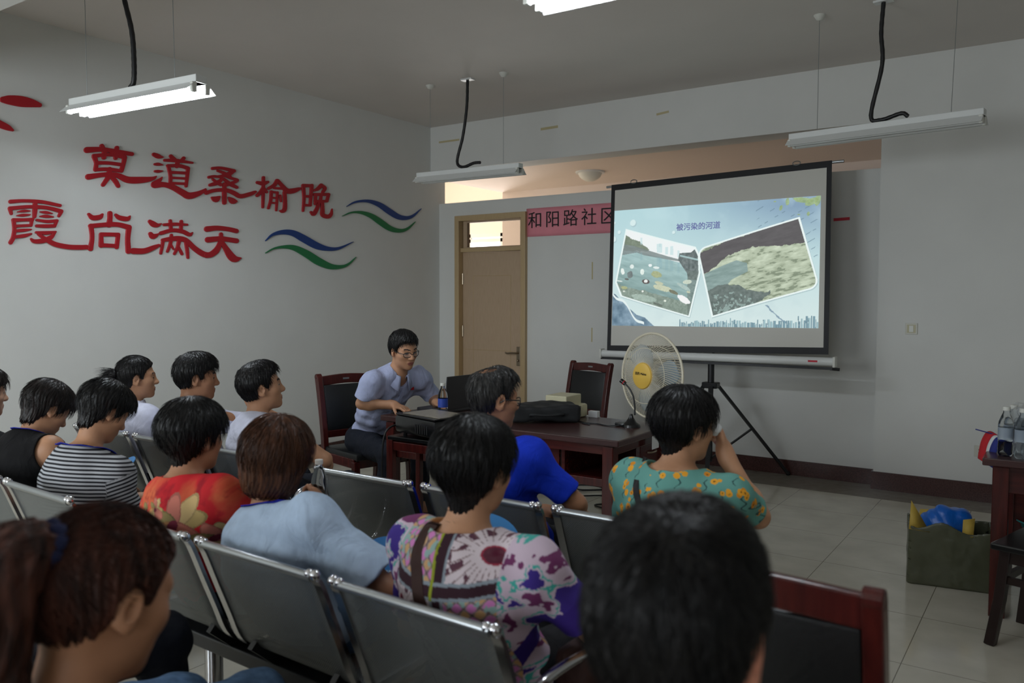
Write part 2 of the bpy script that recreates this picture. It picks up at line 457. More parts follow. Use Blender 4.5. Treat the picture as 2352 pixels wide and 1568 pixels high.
# rear wall with two window openings, plain right wall
shell('wall_rear', [((0, Y0 - 0.12, 0), (X1, Y0, 1.0)), ((0, Y0 - 0.12, 2.5), (X1, Y0, CEIL)), ((0, Y0 - 0.12, 1.0), (0.9, Y0, 2.5)),
                    ((3.1, Y0 - 0.12, 1.0), (4.5, Y0, 2.5)), ((6.7, Y0 - 0.12, 1.0), (X1, Y0, 2.5))], MT['wall'])
shell('wall_right', [((X1, Y0 - 0.2, 0), (X1 + 0.12, 0.12, CEIL))], MT['wall'])
for i, x in enumerate((2.0, 5.6)):
    mb = MB()
    for dx in (-1.08, 0, 1.08): mb.box((dx, 0, 1.75), (0.05, 0.05, 1.5))
    for z in (1.02, 2.48): mb.box((0, 0, z), (2.2, 0.05, 0.05))
    w = tag(mb.build('window_%d' % (i + 1), MT['whiteplastic']), kind='structure'); w.location = (x, Y0 - 0.09, 0)
# baseboards
shell('baseboard_back', [((1.17, -0.014, 0), (4.56, 0, 0.127)), ((0.0, -0.014, 0), (0.25, 0, 0.127))], MT['skirt'])
shell('baseboard_left', [((0, Y0, 0), (0.014, -0.014, 0.127))], MT['skirt'])
shell('baseboard_pier', [((4.545, -0.168, 0), (X1, -0.15, 0.14)), ((4.545, -0.15, 0), (4.56, 0, 0.14))], MT['skirt'])
# corridor and recess beyond the partition
shell('ceiling_corridor', [((-0.84, 0.12, 3.0), (X1, 2.5, 3.08))], MT['pinkceil'])
shell('wall_corridor', [((-0.84, 2.43, 0), (X1, 2.55, 3.0))], MT['pinkceil'])
shell('ceiling_recess', [((-4.6, 0.0, 3.75), (-0.84, 4.7, 3.83)), ((-0.9, 0.12, 3.08), (-0.84, 4.6, 3.75))], MT['pinkceil'])
shell('wall_recess', [((-4.6, 4.5, 2.64), (-0.84, 4.62, 3.75)), ((-4.6, 4.5, 0), (-0.84, 4.62, 0.95)), ((-4.6, 4.5, 0.95), (-3.75, 4.62, 2.64)),
                      ((-2.27, 4.5, 0.95), (-0.84, 4.62, 2.64)), ((-4.6, 0.0, 0), (-4.5, 4.6, 3.75)), ((-4.6, 0, 0), (-0.12, 0.1, 3.75)), ((-0.84, 2.55, 0), (-0.76, 4.62, 3.75))], MT['cream'])
shell('trim_recess', [((-4.5, 4.46, 3.1), (-0.84, 4.5, 3.16)), ((-4.5, 4.47, 2.95), (-0.84, 4.5, 2.98))], MT['cream'])
mb = MB()
for x in (-3.72, -3.0, -2.30): mb.box((x, 4.53, 1.80), (0.06, 0.05, 1.68))
for z in (0.98, 2.52, 2.61): mb.box((-3.01, 4.53, z), (1.46, 0.05, 0.06))
wr = tag(mb.build('window_3', MT['whiteplastic']), kind='structure')
mb = MB(); mb.box((-3.01, 4.60, 1.80), (1.46, 0.01, 1.68)); mb.build('pane', MT['sky_pane'], wr)
shell('trim_beam_near', [((0, -5.46, 2.885), (X1, -5.16, CEIL))], MT['wall'])

# ------------------------------------------------------------------ door with transom
d = empty('door_1', (0, 0, 0)); tag(d, kind='structure')
mb = MB()
for x in (0.275, 1.14): mb.box((x, 0.03, 1.2), (0.058, 0.15, 2.4), bev=0.004)
mb.box((0.7075, 0.03, 2.371), (0.81, 0.15, 0.058), bev=0.004)
mb.box((0.7075, 0.04, 2.03), (0.81, 0.1, 0.045), bev=0.004)
mb.build('door_frame', MT['oak_frame'], d)
mb = MB(); mb.box((0.7075, 0.05, 1.003), (0.80, 0.04, 2.006))
leaf = mb.build('door_leaf', MT['oak'], d)
mb = MB()
for (a, b) in (((0.45, 0.6), (0.45, 1.75)), ((0.94, 0.6), (0.94, 1.75)), ((0.45, 1.75), (0.94, 1.75)), ((0.45, 0.6), (0.94, 0.6)), ((0.31, 0.95), (0.96, 0.95))):
    mb.tube([(a[0], 0.0295, a[1]), (b[0], 0.0295, b[1])], 0.003, 6)
mb.build('groove', MT['oak_frame'], leaf)
mb = MB(); mb.box((1.045, 0.024, 0.90), (0.045, 0.012, 0.2), bev=0.004)
hd = mb.build('lock_plate', MT['brass'], d)
mb = MB(); mb.tube([(1.045, 0.02, 0.935), (1.045, -0.03, 0.935)], 0.01, 10)
mb.tube(spline([(1.045, -0.03, 0.935), (1.0, -0.034, 0.937), (0.94, -0.034, 0.93), (0.915, -0.03, 0.938)], 5)[:, :3], 0.009, 8)
mb.build('lever_handle', MT['brass'], d, smooth=40)
mb = MB(); mb.ball((1.045, 0.012, 0.855), 0.013, 8); mb.build('key_cylinder', MT['brass'], d, smooth=60)
for z in (1.72, 1.15, 0.3):
    mb = MB(); mb.tube([(0.31, 0.022, z - 0.06), (0.31, 0.022, z + 0.06)], 0.008, 8); mb.build('hinge', MT['brass'], d, smooth=40)
mb = MB()
for x in (0.345, 1.09): mb.box((x, 0.045, 2.20), (0.05, 0.05, 0.30))
mb.box((0.7175, 0.045, 2.335), (0.70, 0.05, 0.02)); mb.box((0.7175, 0.045, 2.057), (0.70, 0.05, 0.012)); mb.build('transom_frame', MT['oak'], d)
mb = MB(); mb.box((0.7175, 0.05, 2.195), (0.70, 0.006, 0.27)); mb.build('transom_glass', MT['glass'], d)

# ------------------------------------------------------------------ marks on walls, switches
def wallthing(name, label, cat, lo, hi, m, group=None):
    o = slab(name, lo, hi, m, None, bev=0.0); return tag(o, label, cat, group)
sw = slab('light_switch', (4.765, -0.159, 1.235), (4.851, -0.15, 1.321), MT['plate'], None, bev=0.004)
tag(sw, 'ivory square light switch on the bare wall right of the projection screen', 'light switch')
mb = MB(); mb.box((0, -0.006, 0), (0.03, 0.006, 0.05), bev=0.002); mb.build('rocker', MT['whiteplastic'], sw)
mb = MB(); mb.box((0, -0.0048, 0), (0.062, 0.002, 0.062), bev=0.001); mb.build('inner_frame', MT['beige'], sw)
ot = slab('power_outlet', (5.255, -0.158, 0.335), (5.34, -0.15, 0.42), MT['plate'], None, bev=0.003)
tag(ot, 'white power outlet low on the wall behind the right-hand table', 'outlet')
mb = MB(); mb.box((0, -0.005, 0.012), (0.03, 0.003, 0.004)); mb.box((0, -0.005, -0.012), (0.03, 0.003, 0.004)); mb.build('slot', MT['blackplastic'], ot)

# pink banner with its black characters
def text_mesh(s, size, bold=0.0):
    c = bpy.data.curves.new('text', 'FONT'); c.body = s; c.size = size; c.align_x = 'CENTER'; c.align_y = 'CENTER'; c.extrude = 0.0008; c.offset = bold
    o = bpy.data.objects.new('text', c); COL.objects.link(o)
    bpy.context.view_layer.update()
    me = bpy.data.meshes.new_from_object(o.evaluated_get(bpy.context.evaluated_depsgraph_get()))
    bpy.data.objects.remove(o); return me
def text_obj(name, s, size, m, parent, M, bold=0.0):
    me = text_mesh(s, size, bold); me.transform(M); me.materials.clear()
    o = put(name, me, m, parent)
    return o
ban = empty('paper_banner', (1.16, -0.004, 2.14))
tag(ban, 'pink paper banner with black characters taped above the door and behind the screen', 'banner')
mb = MB()
N = 40
vs = []; fs = []
for i in range(N + 1):
    x = 3.0 * i / N
    for k in range(7):
        z = 0.288 * k / 6; vs.append((x, -0.0015 - 0.0035 * (0.5 + 0.5 * math.sin(x * 7 + k)) * (0.3 + 0.7 * k / 6), z))
for i in range(N):
    for k in range(6):
        a = i * 7 + k; fs.append((a, a + 7, a + 8, a + 1))
mb.add(vs, fs); bs = mb.build('paper_sheet', MT['pink_paper'], ban, smooth=60)
sm = bs.modifiers.new('thickness', 'SOLIDIFY'); sm.thickness = 0.0006
RX = Matrix.Rotation(math.pi / 2, 4, 'X')
for i, ch in enumerate('和阳路社区'):
    text_obj('character', ch, 0.178, MT['ink'], ban, Matrix.Translation((0.108 + 0.2085 * i, -0.0075, 0.155)) @ RX)
mb = MB(); mb.box((0, 0, 0), (0.125, 0.003, 0.024)); o = mb.build('paper_scrap', MT['red_paper']); o.location = (4.245, -0.003, 2.16); o.rotation_euler = (0, -0.03, 0)
tag(o, 'short red paper strip stuck on the wall just right of the screen', 'paper strip')
# old tape left on the beam, partition and pier
def tape(loc, w, h, ry, label):
    mb = MB(); mb.box((0, 0, 0), (w, 0.0012, h)); o = mb.build('masking_tape', MT['tape']); o.location = loc; o.rotation_euler = (0, ry, 0)
    tag(o, label, 'tape')
MT['tape'] = mat('old_masking_tape', srgb(196, 184, 144), 0.7)
tape((1.52, -0.1512, 3.185), 0.2, 0.025, -0.02, 'piece of yellowed tape high on the beam, right of the hanging cable')
tape((0.26, -0.1512, 3.19), 0.28, 0.02, 0.0, 'strip of yellowed tape on the beam beside the left wall corner')
tape((2.72, -0.1512, 3.18), 0.12, 0.02, -0.1, 'small yellowed tape scrap on the beam above the projection screen')
tape((1.93, -0.0007, 1.78), 0.014, 0.17, 0.0, 'upright tape strip on the wall left of the screen, below the banner')
tape((1.93, -0.0007, 1.15), 0.014, 0.14, 0.0, 'lower upright tape strip on the wall left of the screen')

# ------------------------------------------------------------------ red calligraphy and waves on the left wall
def ray(px, py):
    return FW + RT * ((px - 1176) / F_PX) - UPV * ((py - 784) / F_PX)
def wall_pt(px, py):
    dd = ray(px, py); t = -CAM.x / dd.x; p = CAM + dd * t; return p.y, p.z
REL = [0]
def wall_relief(name, strokes, sc, off, m, label, cat, group, step=2.0):
    """strokes in a plan (tenths of the letter's drawing), extruded as one 12 mm acrylic letter fixed to the wall"""
    S = [spline(s, 5) for s in strokes]
    A = np.vstack(S); lo = A[:, :2].min(0) - 45; hi = A[:, :2].max(0) + 45
    zc = 7.0
    g = SDF((lo[0], lo[1], -zc - 3 * step), (hi[0], hi[1], zc + 3 * step), step)
    w, X, Y, Z = g.win(g.lo, g.lo + g.n * step)
    d2 = np.full((g.n[0], g.n[1], 1), 99.0, np.float32)
    for s in S:
        for a, b in zip(s[:-1], s[1:]):
            e = b[:2] - a[:2]; L = max(float(e @ e), 1e-6)
            t = np.clip(((X - a[0]) * e[0] + (Y - a[1]) * e[1]) / L, 0, 1)
            dd = np.sqrt((X - a[0] - t * e[0]) ** 2 + (Y - a[1] - t * e[1]) ** 2) - (a[2] + (b[2] - a[2]) * t)
            d2 = np.minimum(d2, dd)
    g.d = np.maximum(d2, np.abs(Z) - zc).astype(np.float32)
    V, Fc = g.mesh()
    P = np.array([wall_pt(off[0] + x / sc, off[1] + y / sc) for x, y in V[:, :2]])
    REL[0] += 1; th = (0.0066 + 0.0006 * (REL[0] % 2)) * (1 - V[:, 2] / zc)
    W = np.stack([0.0005 + np.maximum(th, 0), P[:, 0], P[:, 1]], 1)
    c = W.mean(0); c[0] = 0
    o = np_mesh(name, W - c, Fc, m); o.location = c
    o.data.set_sharp_from_angle(angle=math.radians(50))
    return tag(o, label, cat, group)
Z2 = (3.734, (0, 200)); Z3 = (4.276, (450, 370))
CH = []
CH.append(('莫', Z2, [[(740,540,26),(860,535,20),(1000,555,19),(1125,575,17)],[(868,505,18),(890,560,20),(885,605,18)],[(997,522,18),(985,565,20),(985,610,16)],
  [(800,590,17),(940,580,15),(1065,602,17)],[(803,598,20),(820,650,17),(814,708,18)],[(1063,605,19),(1055,650,17),(1036,715,18)],[(825,650,16),(930,652,15),(1048,668,15)],[(815,708,15),(920,705,16),(1035,720,15)],
  [(752,770,25),(850,755,20),(940,748,20),(1010,760,22),(1090,795,28),(1200,797,28),(1300,785,17),(1334,766,5)],[(935,705,20),(930,760,20),(905,800,18),(878,838,17)],[(950,770,16),(985,808,20),(1008,848,17)]]))
CH.append(('道', Z2, [[(1315,578,16),(1345,592,20),(1372,600,13),(1394,600,5)],[(1323,662,10),(1352,662,14),(1392,668,4)],[(1325,722,10),(1352,723,13),(1392,720,4)],
  [(1385,773,5),(1362,800,16),(1318,838,27),(1400,836,22),(1480,860,24),(1560,905,27),(1615,932,29),(1690,915,22),(1750,885,13),(1757,872,5)],
  [(1460,592,15),(1490,622,18)],[(1570,610,15),(1552,635,16)],[(1408,628,12),(1500,630,16),(1645,650,9)],[(1520,638,18),(1512,680,16)],
  [(1435,675,14),(1530,675,15),(1605,695,15)],[(1440,680,15),(1456,760,14),(1455,838,14)],[(1608,697,15),(1600,770,14),(1591,850,12)],[(1455,731,12),(1600,738,13)],[(1455,777,10),(1600,785,11)],[(1455,823,11),(1590,830,12)]]))
CH.append(('桑', Z3, [[(158,72,15),(240,68,14),(368,97,17)],[(210,95,12),(270,118,14),(330,150,12)],[(366,98,16),(310,130,22),(240,148,14),(200,150,10)],
  [(122,158,14),(180,150,13),(250,168,12),(205,212,20),(132,235,15)],[(160,178,11),(205,215,14),(240,232,16)],[(290,150,11),(340,168,13),(402,188,13),(350,215,16),(285,238,14)],[(268,176,12),(330,225,18),(395,258,15)],
  [(275,225,16),(273,300,20),(273,408,20)],[(96,312,19),(150,293,18),(220,283,18),(300,287,19),(370,315,21),(430,345,21),(520,325,20),(570,305,15),(583,297,6)],
  [(150,358,9),(190,375,29),(225,350,9)],[(320,362,12),(355,392,28),(392,395,9)]]))
CH.append(('榆', Z3, [[(658,162,15),(656,300,15),(651,452,12)],[(598,210,15),(655,220,20),(700,205,13)],[(655,262,16),(625,310,17),(596,338,15)],[(668,272,12),(690,305,12)],
  [(790,190,16),(765,235,18),(708,268,14)],[(798,192,16),(840,240,18),(890,293,25),(950,291,25),(1000,275,17),(1024,268,10)],[(765,265,11),(840,270,13)],
  [(735,300,14),(728,390,14),(706,462,12)],[(735,303,11),(795,308,11)],[(795,308,12),(790,400,12),(783,483,10)],[(733,358,9),(790,363,9)],[(725,408,9),(790,413,9)],
  [(822,340,12),(830,395,9)],[(865,308,17),(870,400,18),(866,470,20),(845,492,17),(822,488,8)]]))
CH.append(('晚', Z3, [[(1048,240,17),(1056,360,14),(1046,488,11)],[(1132,240,17),(1122,360,14),(1116,432,13)],[(1048,240,17),(1132,242,16)],[(1055,345,13),(1120,347,13)],[(1052,432,13),(1118,435,12)],
  [(1225,237,18),(1192,272,17),(1158,288,11)],[(1228,240,16),(1262,266,15),(1240,305,14)],[(1160,328,15),(1295,327,15)],[(1170,330,14),(1166,420,13)],[(1298,327,14),(1280,392,14)],[(1165,394,13),(1278,394,13)],[(1225,330,12),(1216,398,14)],
  [(1206,400,14),(1182,468,18),(1150,518,20),(1124,500,11)],[(1236,400,14),(1238,480,18),(1240,528,20),(1290,545,20),(1322,520,15),(1331,470,5)]]))
CH.append(('霞', Z2, [[(85,982,17),(200,975,14),(350,984,15),(510,1016,13)],[(80,1040,17),(250,1026,15),(400,1035,16),(520,1065,17)],[(80,1042,17),(92,1085,13)],[(520,1067,17),(500,1105,12)],[(296,985,18),(295,1050,20),(290,1110,16)],
  [(145,1070,4),(200,1062,12),(252,1062,4)],[(140,1102,5),(195,1098,13),(255,1094,4)],[(340,1070,5),(390,1075,13),(445,1084,4)],[(338,1108,5),(390,1108,14),(450,1113,6)],
  [(110,1140,17),(200,1138,14),(272,1136,16)],[(268,1140,15),(261,1185,13)],[(120,1192,12),(261,1185,12)],[(112,1142,17),(118,1220,16),(108,1290,18),(86,1332,18)],[(120,1232,11),(190,1228,14),(262,1220,6)],[(118,1285,13),(200,1275,16),(262,1258,8)],
  [(312,1140,10),(400,1152,14),(482,1145,13)],[(310,1190,13),(380,1192,16),(455,1190,15)],[(485,1145,11),(463,1190,14)],[(305,1245,10),(390,1250,16),(472,1240,8)],
  [(462,1252,11),(430,1288,18),(360,1318,21),(290,1322,17),(262,1302,9)],[(325,1262,11),(395,1308,18),(470,1348,21),(580,1370,21),(680,1374,21),(735,1372,20)]]))
CH.append(('尚', Z2, [[(937,1082,20),(937,1130,20),(930,1180,24)],[(756,1090,12),(790,1120,21),(850,1114,20),(872,1092,10)],[(1110,1105,5),(1085,1130,19),(1020,1120,20),(988,1096,12)],
  [(770,1190,18),(930,1178,20),(1010,1180,20),(1100,1202,22)],[(775,1190,20),(785,1290,18),(770,1385,21)],[(1100,1202,22),(1090,1300,20),(1095,1408,22)],
  [(862,1262,17),(1008,1265,17)],[(862,1262,17),(862,1358,20)],[(1008,1265,17),(995,1372,17)],[(862,1355,17),(995,1362,17)],[(1138,1405,26),(1230,1405,24),(1310,1376,20),(1356,1356,12)]]))
CH.append(('满', Z2, [[(1280,1152,16),(1310,1175,24),(1345,1185,16),(1378,1170,4)],[(1285,1258,17),(1305,1280,23),(1340,1268,12),(1356,1255,4)],
  [(1402,1180,12),(1500,1175,14),(1600,1180,9)],[(1455,1147,14),(1460,1215,14)],[(1550,1152,14),(1546,1215,14)],[(1375,1252,16),(1470,1228,16),(1560,1238,18),(1620,1265,16),(1647,1246,4)],
  [(1465,1270,13),(1460,1310,16)],[(1390,1312,15),(1470,1300,20),(1545,1300,22),(1600,1320,20),(1660,1380,22),(1740,1432,24),(1800,1437,22),(1850,1415,16),(1870,1395,10)],
  [(1393,1312,14),(1385,1370,13),(1373,1425,11)],[(1462,1315,14),(1450,1360,12),(1430,1410,10)],[(1455,1340,9),(1482,1388,8)],[(1530,1320,16),(1515,1380,13),(1490,1430,10)],[(1525,1370,11),(1555,1430,12)],[(1590,1330,15),(1600,1400,14),(1606,1462,11)]]))
CH.append(('天', Z3, [[(103,667,28),(200,657,24),(310,668,22),(390,686,22)],[(112,772,28),(240,762,24),(390,782,24)],[(240,717,18),(240,765,20)],
  [(235,790,18),(205,860,26),(150,912,28),(100,925,26)],[(246,790,18),(290,860,26),(340,935,36),(380,962,30),(432,952,8)]]))
pos_words = {'莫':'topmost left of the five in the upper line','道':'second of the five in the upper line','桑':'middle of the five in the upper line','榆':'fourth of the five in the upper line','晚':'last of the five in the upper line beside the waves',
  '霞':'first of the four in the lower line','尚':'second of the four in the lower line','满':'third of the four in the lower line','天':'last of the four in the lower line'}
for ch, z, st in CH:
    wall_relief('wall_character', st, z[0], z[1], MT['red_acrylic'], 'red raised wall character %s, %s' % (ch, pos_words[ch]), 'character', 'red raised characters on the left wall')
for nm, m, st, lab in (('wave_ornament', 'blue_acrylic', [(1475,445,2),(1560,402,9),(1680,392,15),(1790,425,23),(1890,490,28),(1980,545,25),(2060,558,19),(2130,535,12),(2207,467,2)], 'dark blue wave ornament, upper right, nearest the corner'),
    ('wave_ornament', 'green_acrylic', [(1432,540,2),(1520,505,8),(1620,505,15),(1720,540,23),(1810,600,28),(1900,660,25),(1990,683,19),(2070,665,12),(2150,595,2)], 'green wave ornament, upper right, nearest the corner'),
    ('wave_ornament', 'blue_acrylic', [(678,782,3),(750,722,13),(850,697,23),(950,708,29),(1060,765,35),(1180,830,33),(1290,860,21),(1400,855,13),(1540,792,2)], 'dark blue wave ornament right of the lower line of characters'),
    ('wave_ornament', 'green_acrylic', [(678,902,3),(760,858,8),(860,842,16),(960,852,26),(1080,910,35),(1200,985,37),(1320,1035,27),(1430,1035,16),(1500,1005,9),(1567,942,2)], 'green wave ornament right of the lower line of characters')):
    wall_relief(nm, [st], Z3[0], Z3[1], MT[m], lab, 'wall ornament', 'wave ornaments on the left wall')
wall_relief('petal_ornament', [[(20,108,26),(80,112,40),(180,125,46),(270,140,34),(335,156,18)]], Z2[0], Z2[1], MT['red_acrylic'], 'large dark red oval ornament high on the left wall, under the lamp', 'wall ornament', 'red petal ornaments on the left wall')
wall_relief('petal_ornament', [[(-160,255,16),(-70,290,30),(0,322,30),(60,348,24),(104,372,9)]], Z2[0], Z2[1], MT['red_acrylic'], 'smaller red oval ornament at the left photo edge, under the other', 'wall ornament', 'red petal ornaments on the left wall')

# ------------------------------------------------------------------ hanging fluorescent lamps
def lamp(loc, rz, wires, cable, lit, label, cable_top, hl=0.53):
    r = empty('hanging_lamp', loc, rz); tag(r, label, 'ceiling lamp', 'hanging twin tube lamps')
    mb = MB(); mb.box((0, 0, 0.02), (2 * hl, 0.07, 0.04), bev=0.004); mb.build('housing', MT['lamp_metal'], r)
    mb = MB()
    prof = [(-0.09, -0.045), (-0.04, 0.0), (0.04, 0.0), (0.09, -0.045)]
    t = 0.0012
    vs = []; fs = []
    for x in (-hl, hl):
        for y, z in prof: vs.append((x, y, z))
        for y, z in prof: vs.append((x, y, z + t))
    for i in range(3):
        fs += [(i, i + 1, i + 9, i + 8), (i + 4, i + 12, i + 13, i + 5)]
    fs += [(0, 8, 12, 4), (3, 7, 15, 11), (0, 4, 5, 1), (1, 5, 6, 2), (2, 6, 7, 3), (8, 9, 13, 12), (9, 10, 14, 13), (10, 11, 15, 14)]
    mb.add(vs, fs); mb.build('reflector', MT['lamp_metal'], r)
    for y in (-0.04, 0.04):
        mb = MB(); mb.tube([(-hl + .02, y, -0.035), (hl - .02, y, -0.035)], 0.013, 12); mb.build('tube', MT[lit or 'tube_off'], r, smooth=40)
        for x in (-hl + .012, hl - .012):
            mb = MB(); mb.box((x, y, -0.025), (0.022, 0.03, 0.05), bev=0.005); mb.build('socket', MT['whiteplastic'], r)
    H = CEIL - loc[2]
    for x, tx in wires:
        mb = MB(); mb.tube([(x, 0, 0.04), (tx, 0, H - 0.02)], 0.0018, 6); mb.build('wire', MT['dullsteel'], r)
        mb = MB(); mb.lathe([(0.001, H - 0.035), (0.02, H - 0.03), (0.036, H - 0.006), (0.038, H)], 16, Matrix.Translation((tx, 0, 0))); mb.build('ceiling_cup', MT['whiteplastic'], r, smooth=50)
    pts = [(cable_top, 0, H - 0.004)] + [(a, b, c * H) for a, b, c in cable]
    p = spline(pts, 7); n = len(p)
    mb = MB(); mb.tube(p, [0.0125 + 0.0012 * (i % 2) for i in range(n)], 10); mb.build('cable', MT['black_cable'], r, smooth=60)
    mb = MB(); mb.box((cable_top, 0, H - 0.006), (0.11, 0.06, 0.012)); mb.build('ceiling_plate', MT['lamp_metal'], r)
    return r
lamp((1.622, -4.56, 2.585), 0.08, [(-0.41, -0.41), (0.33, 0.32)], [(-0.075, 0, 0.72), (-0.01, 0, 0.45), (0.005, 0, 0.25), (0.0, 0, 0.10), (-0.03, 0, 0.06)], 'tube_on', 'lit twin tube lamp hanging over the ponytail woman, bright white, left of the room', -0.10)
lamp((1.538, -1.50, 2.57), 0.04, [(-0.40, -0.40), (0.36, 0.36)], [(-0.01, 0, 0.7), (-0.05, 0, 0.4), (-0.11, 0, 0.14), (-0.05, 0, 0.07), (0.06, 0, 0.10), (0.13, 0, 0.10)], None, 'unlit lamp hanging in front of the door and beam', 0.0)
lamp((4.795, -1.51, 2.57), -0.13, [(-0.40, -0.40), (0.40, 0.42)], [(-0.01, 0, 0.75), (0.0, 0, 0.5), (-0.06, 0, 0.12), (0.0, 0, 0.07), (0.12, 0, 0.10), (0.16, 0, 0.07)], None, 'unlit lamp hanging right of the screen top, its cable hanging in a hook', 0.0, 0.58)
lamp((4.73, -4.62, 2.57), 0.02, [(-0.40, -0.40), (0.40, 0.42)], [(-0.01, 0, 0.7), (-0.05, 0, 0.4), (-0.06, 0, 0.14), (0.0, 0, 0.07), (0.1, 0, 0.08)], 'tube_dim', 'lit tube lamp cut by the top edge of the photo', 0.0)
dm = empty('dome_light', (1.10, 1.45, 3.0)); tag(dm, 'frosted dome light on the pinkish corridor ceiling beyond the partition', 'ceiling light')
mb = MB(); mb.lathe([(0.001, -0.02), (0.17, -0.02), (0.172, 0.0)], 28); mb.build('rim', MT['lamp_metal'], dm, smooth=40)
mb = MB(); mb.lathe([(0.001, -0.115), (0.05, -0.11), (0.09, -0.09), (0.125, -0.06), (0.14, -0.02)], 28); mb.build('shade', MT['whiteplastic'], dm, smooth=60)

# ------------------------------------------------------------------ projection screen on its tripod
SC = Vector((3.3456, -0.55, 1.8034)); LEAN, SROLL = 0.0883, 0.0241; SW, SH = 1.8856, 1.4895
u0 = Vector((0, math.sin(LEAN), math.cos(LEAN))); r0 = Vector((1, 0, 0))
sr = r0 * math.cos(SROLL) + u0 * math.sin(SROLL); su = u0 * math.cos(SROLL) - r0 * math.sin(SROLL); sn = su.cross(sr) * -1
sn = sr.cross(su); sn = -sn if sn.y > 0 else sn
scr = empty('projection_screen', (SC.x + 0.02, SC.y, 0)); tag(scr, 'white projection screen with black border on a black tripod, showing a slide', 'projection screen')
S2L = lambda a, b, c: SC + sr * a + su * b + sn * c - Vector((SC.x + 0.02, SC.y, 0))
SM = Matrix.Identity(4)
for i in range(3):
    SM[i][0] = sr[i]; SM[i][1] = su[i]; SM[i][2] = sn[i]; SM[i][3] = SC[i] - (SC.x + 0.02, SC.y, 0)[i]
mb = MB(); mb.box((0, 0, 0), (SW, SH, 0.003), M=SM); mb.build('border', MT['screen_black'], scr)
mb = MB(); mb.box((0, 0.0, 0.002), (SW - 0.075, SH - 0.105, 0.002), M=SM); fabric = mb.build('fabric', MT['screen_fabric'], scr)
mb = MB(); mb.tube([S2L(-SW / 2 - 0.055, SH / 2 - 0.012, -0.013), S2L(SW / 2 + 0.085, SH / 2 - 0.012, -0.013)], 0.011, 10); mb.build('top_bar', MT['dullsteel'], scr, smooth=40)
for a in (-0.72, 0.68):
    mb = MB(); mb.tube([S2L(a + 0.03 * math.cos(t), SH / 2 + 0.006 + 0.016 * math.sin(t), 0.012) for t in np.linspace(0, 2 * math.pi, 14)], 0.004, 6); mb.build('hook', MT['dullsteel'], scr, smooth=60)
mb = MB(); mb.tube([(-1.01, -0.05, 1.018), (0.985, -0.05, 1.028)], 0.034, 16); mb.build('roller_case', MT['lamp_metal'], scr, smooth=40)
mb = MB(); mb.box((-1.005, -0.05, 1.018), (0.02, 0.078, 0.082), bev=0.008); mb.box((0.985, -0.05, 1.028), (0.02, 0.078, 0.082), bev=0.008); mb.build('end_cap', MT['whiteplastic'], scr)
mb = MB(); mb.box((-0.02, -0.05, 0.977), (1.98, 0.03, 0.02)); mb.tube([(0.95, -0.05, 0.975), (1.02, -0.05, 0.972)], 0.012, 8); mb.build('lower_rail', MT['blacksteel'], scr)
mb = MB(); mb.box((0.83, -0.083, 1.03), (0.07, 0.004, 0.014)); mb.build('sticker', MT['red_paper'], scr)
mb = MB(); mb.tube([(0.0, -0.02, 0.15), (0.0, -0.02, 0.96)], 0.021, 12); mb.tube([(0, -0.02, 0.78), (0, -0.02, 0.97)], 0.027, 12); mb.tube([(0, 0.01, 0.7), (0, 0.105, 2.50)], 0.011, 8); mb.build('pole', MT['blacksteel'], scr, smooth=40)
mb = MB(); mb.box((0, -0.02, 0.79), (0.13, 0.09, 0.05), bev=0.008); mb.build('hub', MT['blackplastic'], scr)
for ex, ey in ((0.50, 0.53), (-0.62, 0.18), (0.20, -0.60)):
    mb = MB(); k = 0.07 / math.hypot(ex, ey); mb.bar([(ex * k, ey * k - 0.02, 0.78), (ex, ey - 0.02, 0.012)], 0.034, 0.02)
    leg = mb.build('leg', MT['blacksteel'], scr)
    mb = MB(); mb.bar([(ex * 0.52, ey * 0.52 - 0.02, 0.41), (0, -0.02, 0.17)], 0.022, 0.012); mb.build('brace', MT['blacksteel'], leg)
    mb = MB(); mb.ball((ex, ey - 0.02, 0.014), 0.02, 8); mb.build('foot', MT['blackplastic'], leg, smooth=60)

# the projected slide, painted on a fine grid of points
rng = np.random.default_rng(5)
def vnoise(X, Y, f, seed=0):
    r = np.random.default_rng(seed); G = r.random((64, 64)); x = X * f; y = Y * f
    xi = np.floor(x).astype(int); yi = np.floor(y).astype(int); fx = x - xi; fy = y - yi
    fx = fx * fx * (3 - 2 * fx); fy = fy * fy * (3 - 2 * fy); g = lambda a, b: G[a % 64, b % 64]
    return (g(xi, yi) * (1 - fx) + g(xi + 1, yi) * fx) * (1 - fy) + (g(xi, yi + 1) * (1 - fx) + g(xi + 1, yi + 1) * fx) * fy
def fbm(X, Y, f, seed=0): return sum(vnoise(X, Y, f * 2 ** i, seed + i) * 0.5 ** i for i in range(4)) / 1.875
def inpoly(X, Y, P):
    r = np.zeros(X.shape, bool); n = len(P)
    for i in range(n):
        x0, y0 = P[i]; x1, y1 = P[(i + 1) % n]
        if y0 == y1: continue
        c = (y0 > Y) != (y1 > Y); r ^= c & (X < (x1 - x0) * (Y - y0) / (y1 - y0) + x0)
    return r
